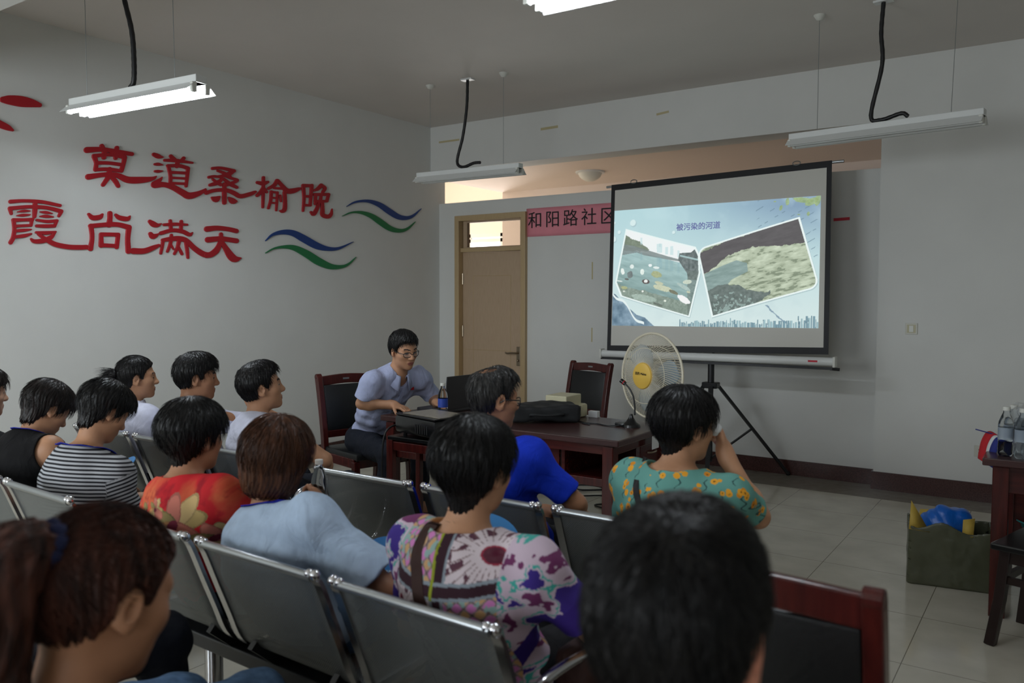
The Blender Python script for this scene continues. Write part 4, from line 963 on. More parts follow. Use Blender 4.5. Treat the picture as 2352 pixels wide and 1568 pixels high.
mb = MB(); mb.lathe([(.001, .0), (.055, .0), (.052, .014), (.03, .03), (.014, .055), (.008, .075), (.001, .076)], 20); mb.box((-.05, -.005, .012), (.08, .06, .022), bev=.008); mb.build('base', MT['blackplastic'], mc, smooth=40)
nk = [Vector((0, 0, .07))] + [at(px, py, -2.80) - Vector((3.72, -2.80, .76)) for px, py in ((1458, 935), (1455, 912), (1447, 894), (1436, 881))]
nk[0].x = nk[1].x; mb = MB(); mb.tube(spline([tuple(p) for p in nk], 6), .005, 8); mb.build('gooseneck', MT['blacksteel'], mc, smooth=60)
hp = at(1426, 873, -2.80) - Vector((3.72, -2.80, .76)); mb = MB(); mb.tube([tuple(nk[-1]), tuple(hp)], .013, 12); mb.build('head', MT['blackplastic'], mc, smooth=40)
mb = MB(); e_ = (Vector(hp) - nk[-1]).normalized(); mb.tube([tuple(nk[-1] + e_ * .008), tuple(nk[-1] + e_ * .014)], .0137, 12); mb.build('ring', MT['red_acrylic'], mc)
mb = MB(); mb.tube(spline([(3.68, -2.82, .768), (3.6, -2.86, .764), (3.5, -2.83, .764), (3.43, -2.86, .764), (3.49, -2.88, .764), (3.44, -2.84, .764), (3.3, -2.78, .764), (3.22, -2.75, .764)], 6), .0035, 6); tag(mb.build('microphone_cable', MT['black_cable'], smooth=60), 'thin black cable across the desktop from microphone to the bag', 'cable')
for i, pts in enumerate(([(2.40, -1.15), (2.62, -1.18), (2.9, -1.30), (2.7, -1.55), (2.55, -1.45), (2.75, -1.38), (3.1, -1.6)], [(2.55, -1.70), (2.75, -1.75), (2.95, -1.60), (3.15, -1.75), (3.0, -1.9), (3.3, -2.0)], [(2.45, -1.05), (2.55, -1.3), (2.45, -1.55), (2.65, -1.62), (2.85, -1.45)])):
    mb = MB(); mb.tube(spline([(x, y, .007 + .004 * (k % 2)) for k, (x, y) in enumerate(pts)], 7), .006 if i < 2 else .003, 8)
    tag(mb.build('floor_cable', MT['black_cable'], smooth=60), ('thick black cable looped on the floor under the desk, farthest loop', 'thick black cable snaking on the floor under the desk, nearest loop', 'thin dark wire coiled on the floor under the desk')[i], 'cable')

# ------------------------------------------------------------------ pedestal fan
FAN = Vector((3.69, -2.46, 0)); fr = empty('pedestal_fan', FAN); tag(fr, 'white pedestal fan with a yellow hub badge standing behind the desk', 'fan')
fdir = Vector((-.36, -.92, .04)).normalized(); fx = Vector((0, 0, 1)).cross(fdir).normalized(); fu = fdir.cross(fx)
FM = Matrix.Identity(4)
for i in range(3): FM[i][0] = fx[i]; FM[i][1] = fu[i]; FM[i][2] = fdir[i]; FM[i][3] = (0, 0, 1.03)[i]
mb = MB(); mb.lathe([(.001, 0), (.2, 0), (.2, .02), (.17, .035), (.05, .06), (.03, .07), (.001, .07)], 30); mb.build('base', MT['whiteplastic'], fr, smooth=40)
mb = MB(); mb.tube([(-fdir.x * .09, -fdir.y * .09, .05), (-fdir.x * .09, -fdir.y * .09, .6)], .018, 14); mb.tube([(-fdir.x * .09, -fdir.y * .09, .5), (-fdir.x * .09, -fdir.y * .09, .98)], .013, 12)
mb.build('pole', MT['whiteplastic'], fr, smooth=40)
mb = MB(); mb.tube([(0, 0, -.17), (0, 0, -.055)], [.045, .06], 20, M=FM); mb.tube([(0, 0, -.19), (0, 0, -.17)], [.025, .045], 20, M=FM); mb.box((0, -.06, -.12), (.05, .06, .05), M=FM, bev=.01); mb.build('motor', MT['whiteplastic'], fr, smooth=40)
RF = .262
def cage_wires(front):
    mb = MB(); nsp = 96
    for i in range(nsp):
        a = 2 * math.pi * i / nsp; q = []
        for t in np.linspace(0, 1, 8):
            rr = .075 + (RF - .075) * t
            zz = (.075 * (1 - t ** 2.4)) if front else (-.06 * (1 - t ** 2.4) - .0)
            aa = a + (.35 * (1 - t) if front else -.2 * (1 - t)); q.append((rr * math.cos(aa), rr * math.sin(aa), zz))
        mb.tube(q, .0017, 4, M=FM, caps=False)
    for rr in ((.17, .26) if front else (.18, .26)):
        t = (rr - .075) / (RF - .075); zz = (.075 * (1 - t ** 2.4)) if front else -.06 * (1 - t ** 2.4)
        mb.tube([(rr * math.cos(a), rr * math.sin(a), zz) for a in np.linspace(0, 2 * math.pi, 61)], .0022, 6, M=FM)
    return mb
cage_wires(True).build('front_grille', MT['cage'], fr); cage_wires(False).build('rear_grille', MT['cage'], fr)
mb = MB(); mb.tube([(RF * math.cos(a), RF * math.sin(a), 0) for a in np.linspace(0, 2 * math.pi, 73)], .008, 8, M=FM); mb.build('rim', MT['cage'], fr, smooth=60)
mb = MB(); mb.lathe([(.001, .092), (.055, .09), (.078, .083), (.083, .074), (.083, .066), (.001, .066)], 32, FM); hub = mb.build('hub_badge', MT['yellow'], fr, smooth=40)
text_obj('badge_lettering', '美的 Midea', .021, MT['ink'], hub, FM @ Matrix.Translation((0, .012, .0925)))
mb = MB()
for i in range(3):
    a0 = 2 * math.pi * i / 3; vs = []; fs = []
    for u in range(9):
        for v in range(7):
            rr = .04 + .185 * u / 8; w_ = (.35 + .75 * math.sin(math.pi * min(1, (u + 1.2) / 9.4)) ** .8) * .95; aa = a0 + w_ * (v / 6 - .5) + .25 * u / 8
            vs.append((rr * math.cos(aa), rr * math.sin(aa), .022 * (v / 6 - .5) * 2 * (1 - .3 * u / 8)))
    for u in range(8):
        for v in range(6):
            a = u * 7 + v; fs.append((a, a + 7, a + 8, a + 1))
    bl = MB(); bl.add(vs, fs, FM); o = bl.build('blade', MT['blade'], fr, smooth=80); so = o.modifiers.new('thickness', 'SOLIDIFY'); so.thickness = .002
mb = MB(); mb.tube([(0, 0, -.03), (0, 0, .03)], .042, 20, M=FM); mb.build('spinner', MT['whiteplastic'], fr, smooth=40)

# ------------------------------------------------------------------ right-hand side: table, bottles, bag, stool, basin
tb = empty('side_table', (6.03, -2.36, 0)); tag(tb, 'dark red wooden table at the right edge holding water bottles', 'table')
mb = MB(); mb.box((0, 0, .742), (1.08, .68, .036), bev=.005); mb.build('tabletop', MT['desk_top'], tb)
mb = MB(); mb.box((0, -.27, .66), (.92, .03, .13)); mb.box((0, .27, .66), (.92, .03, .13)); mb.box((-.46, 0, .66), (.03, .54, .13)); mb.box((.46, 0, .66), (.03, .54, .13)); mb.build('apron', MT['desk_wood'], tb, bevel=.003)
for x in (-.465, .465):
    for y in (-.275, .275):
        mb = MB(); mb.box((x, y, .36), (.068, .068, .72)); mb.build('leg', MT['rosewood'], tb, bevel=.004)
mb = MB(); mb.box((0, .27, .35), (.9, .02, .3)); mb.build('modesty_panel', MT['desk_wood'], tb)
bl_ = [(5.575, -2.58), (5.645, -2.62), (5.60, -2.49), (5.672, -2.53), (5.74, -2.57), (5.63, -2.40), (5.70, -2.44)]
ll = ['leftmost front water bottle on the right-hand table', 'second front water bottle on the right-hand table, standing nearest the table edge', 'water bottle behind the leftmost one on the right-hand table', 'water bottle behind the second one, at the photo edge', 'water bottle at the far right of the pack on the table', 'rear left bottle of the pack on the right-hand table', 'rear right bottle of the pack on the right-hand table']
for (x, y), l in zip(bl_, ll): bottle(l, (x, y, .76), .235, .033, 'white', 'water bottles on the right-hand table')
fm = bpy.data.meshes.new('x'); g = SDF((-.16, -.2, 0), (.2, .2, .34), .012); w, X, Y, Z = g.win(g.lo, g.lo + g.n * g.h)
g.d = (np.sqrt(np.maximum(np.abs(X - .02) - .10, 0) ** 2 + np.maximum(np.abs(Y) - .09, 0) ** 2 + np.maximum(np.abs(Z - .13) - .085, 0) ** 2) - .03 + .01 * np.sin(X * 40 + Z * 22) * np.sin(Y * 37 + Z * 15)).astype(np.float32)
V, Fq = g.mesh(); V[:, 2] -= V[:, 2].min() - .001; o = np_mesh('plastic_wrap', V, Fq, MT['film']); o.location = (5.70, -2.44, .76); tag(o, 'crumpled clear plastic film around the bottle pack on the right-hand table', 'plastic wrap')
# striped pennant hanging over the table corner
pn = empty('pennant', (5.50, -2.45, .76)); tag(pn, 'red, white and blue folded pennant hanging over the corner of the right-hand table', 'pennant')
def ribbon(name, m, o0, o1):
    a = spline([(.06, .10 + .0, .03), (.03, .02, .13), (-.02, -.01, .14), (-.055, -.03, .07), (-.07, -.04, -.02), (-.075, -.045, -.075)], 5); a = a * .62 + np.array((.0, .01, .0)); d = np.array((.55, -.45, -.25)) * .13
    V = np.concatenate([a + d * o0 + (0, 0, .002), a + d * o1 + (0, 0, .002)]); n = len(a); F = np.array([(i, i + 1, n + i + 1, n + i) for i in range(n - 1)])
    q = np_mesh(name, V, F, m, pn); s_ = q.modifiers.new('thickness', 'SOLIDIFY'); s_.thickness = .003
ribbon('red_stripe', mat('red_cloth', srgb(190, 30, 40), .8), 0, .42); ribbon('white_stripe', MT['paper'], .42, .6); ribbon('blue_stripe', mat('blue_cloth', srgb(40, 50, 130), .8), .6, 1.0)
mb = MB(); mb.tube([(-.06, -.02, .10), (.06, .0, .07)], .003, 6); mb.build('stick', bpy.data.materials['blue_cloth'], pn)
# woven bag
wv = NT('woven_olive_plastic'); br_ = wv.node('ShaderNodeTexChecker'); br_.inputs['Scale'].default_value = 420; br_.inputs['Color1'].default_value = srgb(86, 88, 68); br_.inputs['Color2'].default_value = srgb(72, 74, 56)
wv.link(wv.coord(), br_.inputs['Vector']); wv.link(br_.outputs[0], wv.p.inputs['Base Color']); wv.p.inputs['Roughness'].default_value = .32
nz = wv.node('ShaderNodeTexNoise'); nz.inputs['Scale'].default_value = 11; nz.inputs['Detail'].default_value = 5; nz.inputs['Distortion'].default_value = 1.2; wv.link(wv.coord(), nz.inputs['Vector']); wv.bump(nz.outputs['Fac'], .2, .008)
wbg = empty('woven_bag', (5.315, -2.22, 0), math.radians(9)); tag(wbg, 'olive woven plastic bag with yellow lining on the floor by the right-hand table', 'bag')
g = SDF((-.28, -.22, -.03), (.28, .22, .42), .007); w, X, Y, Z = g.win(g.lo, g.lo + g.n * g.h)
top = .305 + .025 * np.cos(X * 14 + .5) + .03 * (np.abs(X) / .2) ** 3 + .012 * np.sin(Y * 25 + X * 30)
fold = .016 * (fbm((X + Y) * 1000 + 3000, (Z + .4 * X) * 1000 + 3000, 1 / 95, 77) - .5)
ox = np.maximum(np.abs(X) - .175, 0); oy = np.maximum(np.abs(Y) - .115, 0)
out = np.sqrt(ox ** 2 + oy ** 2) - .025 + fold; inn = -(out + .009)
g.d = np.maximum(np.maximum(np.maximum(out, Z - top), -Z - .001 + 0 * X), -np.maximum(-inn, .012 - Z + 0 * X)).astype(np.float32)
V, Fq = g.mesh(); V[:, 2] = np.maximum(V[:, 2], 0.0); np_mesh('body', V, Fq, wv.m, wbg)
def flap(pts, m):
    V = np.array(pts, float); o = np_mesh('lining_flap', V, np.array([(0, 1, 2, 3)]), m, wbg, smooth=False); s_ = o.modifiers.new('thickness', 'SOLIDIFY'); s_.thickness = .003
flap([(-.198, -.135, .29), (-.19, -.12, .44), (-.135, -.09, .34), (-.1, -.14, .285)], MT['yellow_lining']); flap([(-.16, .02, .28), (-.14, .05, .36), (-.06, .03, .37), (-.04, -.02, .29)], MT['yellow_lining'])
flap([(.05, -.13, .285), (.055, -.10, .36), (.11, -.09, .37), (.10, -.135, .28)], MT['yellow_lining'])
g = SDF((-.16, -.14, -.16), (.16, .14, .16), .008)
for c_, r_ in (((0, 0, -.02), (.1, .09, .09)), ((.05, .01, .03), (.07, .07, .06)), ((-.05, 0, .0), (.07, .07, .06)), ((.0, -.02, .05), (.06, .05, .05))): g.ell(c_, r_, k=.02)
w, X, Y, Z = g.win(g.lo, g.lo + g.n * g.h); g.d = (g.d + .008 * np.sin(X * 50 + Z * 34) * np.sin(Z * 45 - Y * 38 + X * 20)).astype(np.float32)
V, Fq = g.mesh(); o = np_mesh('plastic_bag', V, Fq, MT['bluebag']); o.location = (5.295, -2.23, .31); tag(o, 'crumpled blue plastic bag stuffed into the olive woven bag', 'plastic bag')
sl = empty('stool', (5.80, -2.90, 0), math.radians(-16)); tag(sl, 'black wooden stool in front of the right-hand table', 'stool')
mb = MB(); mb.box((0, 0, .435), (.40, .40, .03), bev=.012); mb.build('seat', MT['blackplastic'], sl)
darkw = mat('black_stained_wood', srgb(36, 22, 20), .35)
for x in (-1, 1):
    for y in (-1, 1):
        mb = MB(); mb.bar([(x * .15, y * .15, .42), (x * .165, y * .165, .2), (x * .19, y * .19, 0)], .042, .042); mb.build('leg', darkw, sl, bevel=.003)
for q in range(4):
    A = Matrix.Rotation(q * math.pi / 2, 4, 'Z'); mb = MB(); mb.box((0, .158, .29), (.31, .022, .03), M=A); mb.box((0, .155, .39), (.29, .022, .05), M=A); mb.build('stretcher', darkw, sl)
bs_ = empty('wash_basin', (5.80, -2.02, 0)); tag(bs_, 'teal plastic basin on a low crate under the right-hand table', 'basin')
mb = MB(); mb.lathe([(.001, .24), (.13, .24), (.155, .27), (.185, .345), (.205, .352), (.205, .345), (.19, .335), (.16, .262), (.135, .23), (.001, .23)], 32); mb.build('bowl', MT['teal'], bs_, smooth=50)
cr = slab('crate', (5.66, -2.15, 0.0), (5.94, -1.89, .23), mat('teal_crate', srgb(70, 120, 118), .5), None, bev=.01); tag(cr, 'low teal crate under the basin below the right-hand table', 'crate')
# ------------------------------------------------------------------ people
def rot(axis, deg): return np.array(Matrix.Rotation(math.radians(deg), 3, axis))
UPN = np.array((0, 0, 1.0))
def nrm(v): v = np.array(v, float); return v / max(np.linalg.norm(v), 1e-9)
def head_prims(g, hp, R, s):
    T = lambda *p: hp + R @ (np.array(p) * s); E = lambda c, r, k=.02, op='add', R2=None: g.ell(T(*c), np.array(r) * s, R if R2 is None else R @ R2, k * s, op)
    C = lambda a, b, r0, r1, k=.012, op='add': g.cap(T(*a), T(*b), r0 * s, r1 * s, k * s, op)
    E((0, -.012, .045), (.076, .097, .086)); E((0, -.045, 0), (.066, .058, .062), .03); E((0, .028, -.018), (.065, .062, .086), .03); E((0, .026, -.062), (.055, .06, .046), .025)
    E((0, .07, -.094), (.022, .02, .018), .03)
    for q in (-1, 1):
        E((q * .043, .05, -.014), (.024, .026, .022), .03); C((q * .012, .083, .03), (q * .045, .066, .034), .010, .009, .02)
        E((q * .033, .094, .010), (.017, .016, .0105), .012, 'sub'); E((q * .032, .0755, .0095), (.0135, .0125, .0105), .004)
        C((q * .018, .0865, .014), (q * .046, .074, .013), .0036, .0036, .004)
        E((q * .012, .096, -.027), (.008, .010, .007), .008)
        Re = rot('Z', q * -22) @ rot('X', -12); E((q * .077, -.016, .0), (.0085, .020, .032), .008, R2=Re); E((q * .083, -.012, .002), (.005, .010, .017), .005, 'sub', Re)
        E((q * .077, -.010, -.026), (.007, .010, .010), .008)
    C((0, .086, .022), (0, .106, -.018), .0085, .0115, .018); E((0, .106, -.023), (.012, .011, .009), .012)
    E((0, .088, -.055), (.024, .011, .0065), .010); E((0, .086, -.066), (.020, .011, .0075), .008); C((-.022, .0975, -.0605), (.022, .0975, -.0605), .0022, .0022, .004, 'sub')
def face_index(V, F, hp, R, s):
    c = ((V[F].mean(1) - hp) @ R) / s; x = np.abs(c[:, 0]); y = c[:, 1]; z = c[:, 2]; mi = np.zeros(len(F), int)
    mi[(((x / .025) ** 2 + ((z + .0605) / .0115) ** 2) < 1) & (y > .075)] = 1
    mi[(x > .013) & (x < .052) & (np.abs(z - (.034 + .004 * np.sin((x - .013) / .039 * 2.6))) < .0042) & (y > .05)] = 2
    mi[(((x - .032) / .0135) ** 2 + ((z - .0098) / .0048) ** 2 < 1) & (y > .06)] = 3
    return mi
def hand(g, w, d, nrm_, thumb, curl, fl=1.0):
    d = nrm(d); n = nrm(np.array(nrm_) - d * np.dot(nrm_, d)); sd = np.cross(d, n)
    R = np.stack([sd, d, n], 1); w = np.array(w)
    g.cap(w - d * .02, w + d * .02, .027, .026, .02); g.ell(w + d * .05, (.041, .052, .0165), R, .014)
    for i, (o, L, r) in enumerate(((-.031, .072, .0088), (-.0105, .082, .009), (.0105, .077, .0088), (.030, .060, .0078))):
        o *= -thumb; p = w + d * .086 + sd * o; a = math.radians(curl * (0.9 + .12 * i)); c0 = a * .45; v = d * math.cos(c0) + n * math.sin(c0)
        for k, (l, sc) in enumerate(((.46, 1), (.30, .93), (.24, .85))):
            q = p + v * L * l * fl; g.cap(p, q, r * sc, r * sc * .94, .004 if k else .007); p = q; c0 += a * (.8 if k == 0 else .6); v = d * math.cos(c0) + n * math.sin(c0)
    p = w + d * .022 + sd * thumb * .027; v = nrm(d * .72 + sd * thumb * .62 + n * .30)
    q = p + v * .045; g.cap(p, q, .0135, .0105, .012); v2 = nrm(v + d * .5 + n * (.2 + curl / 120)); g.cap(q, q + v2 * .032, .0105, .0085, .004)
def trousers_sdf(b, hip, kn, an, h=.007):
    P = np.array([hip[0], hip[1], kn[0], kn[1], an[0], an[1], (0, 0, .54)]); g = SDF(P.min(0) - .19, P.max(0) + .19, h)
    g.ell((0, -.005, .535), (.180, .132, .118), k=.03)
    for i in (0, 1):
        g.cap(hip[i], kn[i], .098, .072, .05); g.cap(kn[i], an[i] + (0, 0, .03), .070, .056, .03, cut=(an[i] + np.array((0, 0, .05)), (an[i] - kn[i])))
    w, X, Y, Z = g.win(g.lo, g.lo + g.n * g.h)
    g.d = (g.d + .004 * np.sin(X * 35 + Z * 60 + Y * 25) * np.sin(Y * 40 - Z * 20)).astype(np.float32); g.half((0, 0, .64), (0, 0, 1)); return g
ZS = {'short': ([-.13, -.05, -.036, -.028, 0, .008, .022, .034, .05, .075, .1], [-.085, -.083, -.05, .022, .03, .0, -.004, .040, .068, .084, .094]),
      'fringe': ([-.13, -.05, -.036, -.028, 0, .008, .022, .034, .05, .075, .1], [-.085, -.083, -.05, .022, .03, .0, -.004, .035, .05, .06, .07]),
      'lady': ([-.13, -.045, -.034, -.022, .0, .014, .03, .045, .07, .12], [-.098, -.096, -.060, -.004, .0, -.026, -.018, .03, .052, .058]),
      'bob': ([-.14, .02, .046, .056, .075, .12], [-.118, -.112, -.095, .03, .06, .07]),
      'tail': ([-.13, -.05, -.036, -.028, 0, .010, .022, .034, .05, .075, .1], [-.06, -.062, -.04, .026, .032, .0, -.01, .04, .064, .082, .094])}
def make_hair(style, hp, R, s, parent, m, seed=0, t=.012, n=1900, thin=None, ears=True, tail=None, L=(.03, .06), nape=0.0, h=.0032):
    g = SDF((-.14, -.17, -.16), (.14, .16, .18), h)
    g.ell((0, -.012, .047), (.076 + t, .097 + t, .086 + t), k=0)
    g.ell((0, -.046, 0), (.066 + t, .058 + t, .062 + t), k=.03)
    if style in ('lady', 'bob'):
        g.ell((0, -.042, .050), (.080 + t * .8, .080 + t, .083 + t * .7), k=.03); g.ell((0, -.058, -.045), (.056 + t * .2, .036 + t * .2, .062), k=.03)
        g.ell((0, .035, .078), (.062 + t * .6, .068, .048 + t * .5), k=.03)
    if style == 'lady': g.cap((0, -.048, -.03), (0, -.043, -.13), .052 + t * .5, .050 + t * .25, .03)
    if style in ('short', 'fringe', 'tail'): g.cap((0, -.034, -.02), (0, -.030, -.10), .058, .056, .02)
    if style == 'bob': g.ell((0, -.022, -.03), (.080 + t * .8, .083 + t * .8, .125), k=.04)
    if style in ('short', 'fringe'):
        g.ell((0, .03, .092), (.058, .062, .038 + t * .8), k=.03)
    w, X, Y, Z = g.win(g.lo, g.lo + g.n * g.h)
    if style != 'bob': g.d = (g.d + np.clip((.045 - Z) / .11, 0, 1) * t * (.85 if style != 'lady' else .95)).astype(np.float32)
    ys, zs = ZS[style]; zs = [z + nape * (y < -.034) for y, z in zip(ys, zs)]; zh = np.interp(np.broadcast_to(Y, (1, g.n[1], 1)), ys, zs) + .004 * np.sin(X * 190 + Y * 140) + (.005 if style in ('lady', 'bob') else .003) * np.sin(X * 420 + Y * 510) * np.sin(X * 77 - Y * 91)
    g.d = -SDF.smin(-g.d, -((zh - Z) * .8).astype(np.float32), .012)
    if ears and style != 'bob':
        for q in (-1, 1): g.ell((q * .085, -.014, -.006), (.028, .022, .034), k=.006, op='sub')
    g.ell((0, .085, -.035), (.066, .055, .082), k=.015, op='sub')
    if thin: g.ell(thin[0], thin[1], k=.02, op='sub')
    tails = []
    if tail:
        P = spline(tail, 5)
        for a, b in zip(P[:-1], P[1:]): pass
    w, X, Y, Z = g.win(g.lo, g.lo + g.n * g.h)
    ang = np.arctan2(X, -(Y + .02)); g.d = (g.d + .0014 * np.sin(ang * 46 + 6 * np.sin(Z * 30)) + .0012 * np.sin(ang * 23 + Z * 60)).astype(np.float32)
    V, F = g.mesh()
    r = np.random.default_rng(seed + 11); tie = np.array(tail[0][:3]) if tail else None
    if tail:
        lo = np.array([p[:3] for p in tail]).min(0) - .08; hi = np.array([p[:3] for p in tail]).max(0) + .08; g2 = SDF(lo, hi, h)
        for a, b in zip(P[:-1], P[1:]): g2.cap(a[:3], b[:3], a[3], b[3], .02)
        _, X, Y, Z = g2.win(g2.lo, g2.lo + g2.n * h); g2.d = (g2.d + .0022 * np.sin(X * 260 + 4 * np.sin(Z * 25)) + .0022 * np.sin(Y * 230 + 3 * np.sin(Z * 31))).astype(np.float32)
        V2, F2 = g2.mesh(); F = np.concatenate([F, F2 + len(V)]); nb = len(V); V = np.concatenate([V, V2])
    else: nb = len(V)
    # loose strands combed over the surface
    def strands(P0, d0, nn, cnt_len, lift, rad, drop):
        k = 5; N = len(P0); p = P0.copy(); d = d0.copy(); ring = []
        for i in range(k + 1):
            tt = i / k; rr = rad * (1 - .8 * tt)
            a = np.cross(d, nn); a /= np.linalg.norm(a, axis=1)[:, None] + 1e-9
            ring.append(np.stack([p + a * rr, p - a * rr * .5 + nn * rr * .8, p - a * rr * .5 - nn * rr * .8], 1))
            p = p + d * (cnt_len / k)[:, None] + nn * lift[:, None] * (.5 - tt)
            d = d + drop * np.array((0, 0, -1.0)); d /= np.linalg.norm(d, axis=1)[:, None]
            nn = (p - np.array((0, -.015, .03))) / np.array((.09, .11, .1)) ** 2; nn /= np.linalg.norm(nn, axis=1)[:, None]
            d = d - nn * (d * nn).sum(1)[:, None] * .85; d /= np.linalg.norm(d, axis=1)[:, None]
        Rg = np.stack(ring, 1).reshape(-1, 3); b = np.arange(N)[:, None, None] * (k + 1) * 3 + np.arange(k)[None, :, None] * 3; q = np.arange(3)[None, None, :]; q2 = (q + 1) % 3
        return Rg, np.stack([b + q, b + q2, b + 3 + q2, b + 3 + q], -1).reshape(-1, 4)
    P0 = V[r.integers(0, nb, n)]
    if thin is not None:
        a = r.normal(size=(140, 3)) * np.array(thin[1]) * .5 + np.array(thin[0]); c_ = np.array((0, -.012, .045)); v = a - c_; v /= np.linalg.norm(v / np.array((.078, .099, .088)), axis=1)[:, None]; P0 = np.concatenate([P0, c_ + v])
    nn = (P0 - np.array((0, -.015, .03))) / np.array((.09, .11, .1)) ** 2; nn /= np.linalg.norm(nn, axis=1)[:, None]
    if tail: d = tie - P0
    elif style in ('short', 'fringe'): d = P0 - np.array((0.02, -.075, .12)); d[:, 1] += .04 * (P0[:, 2] > .07); d[:, 2] -= .05 * (P0[:, 1] < .03)
    else: d = P0 - np.array((0.015, -.05, .14)); d[:, 2] -= .08
    d = d / (np.linalg.norm(d, axis=1)[:, None] + 1e-9) + r.normal(size=P0.shape) * .16; d -= nn * (d * nn).sum(1)[:, None]; d /= np.linalg.norm(d, axis=1)[:, None] + 1e-9
    S, SF = strands(P0, d, nn, r.uniform(L[0], L[1], len(P0)), r.uniform(.0, .004, len(P0)) * (1 if style != 'tail' else .3), .0011, .18 if not tail else 0.0)
    F = np.concatenate([F, SF + len(V)]); V = np.concatenate([V, S])
    if tail:
        m2 = 900; P0 = V2[r.integers(0, len(V2), m2)]; ax = P[:, :3]; j = np.linalg.norm(P0[:, None] - ax[None], axis=2).argmin(1); j2 = np.minimum(j + 1, len(ax) - 1); j0 = np.maximum(j2 - 1, 0)
        d = ax[j2] - ax[j0]; d /= np.linalg.norm(d, axis=1)[:, None]; d += r.normal(size=d.shape) * .09; d /= np.linalg.norm(d, axis=1)[:, None]; nn = P0 - ax[j]; nn -= d * (nn * d).sum(1)[:, None]; nn /= np.linalg.norm(nn, axis=1)[:, None] + 1e-9
        k = 4; p = P0.copy(); ring = []; LL = r.uniform(.05, .12, m2)
        for i in range(k + 1):
            rr = .0012 * (1 - .8 * i / k); a = np.cross(d, nn); ring.append(np.stack([p + a * rr, p - a * rr * .5 + nn * rr * .8, p - a * rr * .5 - nn * rr * .8], 1)); p = p + d * (LL / k)[:, None]; d = d + np.array((0, 0, -.12)); d /= np.linalg.norm(d, axis=1)[:, None]
        S = np.stack(ring, 1).reshape(-1, 3); b = np.arange(m2)[:, None, None] * (k + 1) * 3 + np.arange(k)[None, :, None] * 3; q = np.arange(3)[None, None, :]; q2 = (q + 1) % 3
        F = np.concatenate([F, np.stack([b + q, b + q2, b + 3 + q2, b + 3 + q], -1).reshape(-1, 4) + len(V)]); V = np.concatenate([V, S])
    return np_mesh('hair', hp + (V * s) @ R.T, F, m, parent)

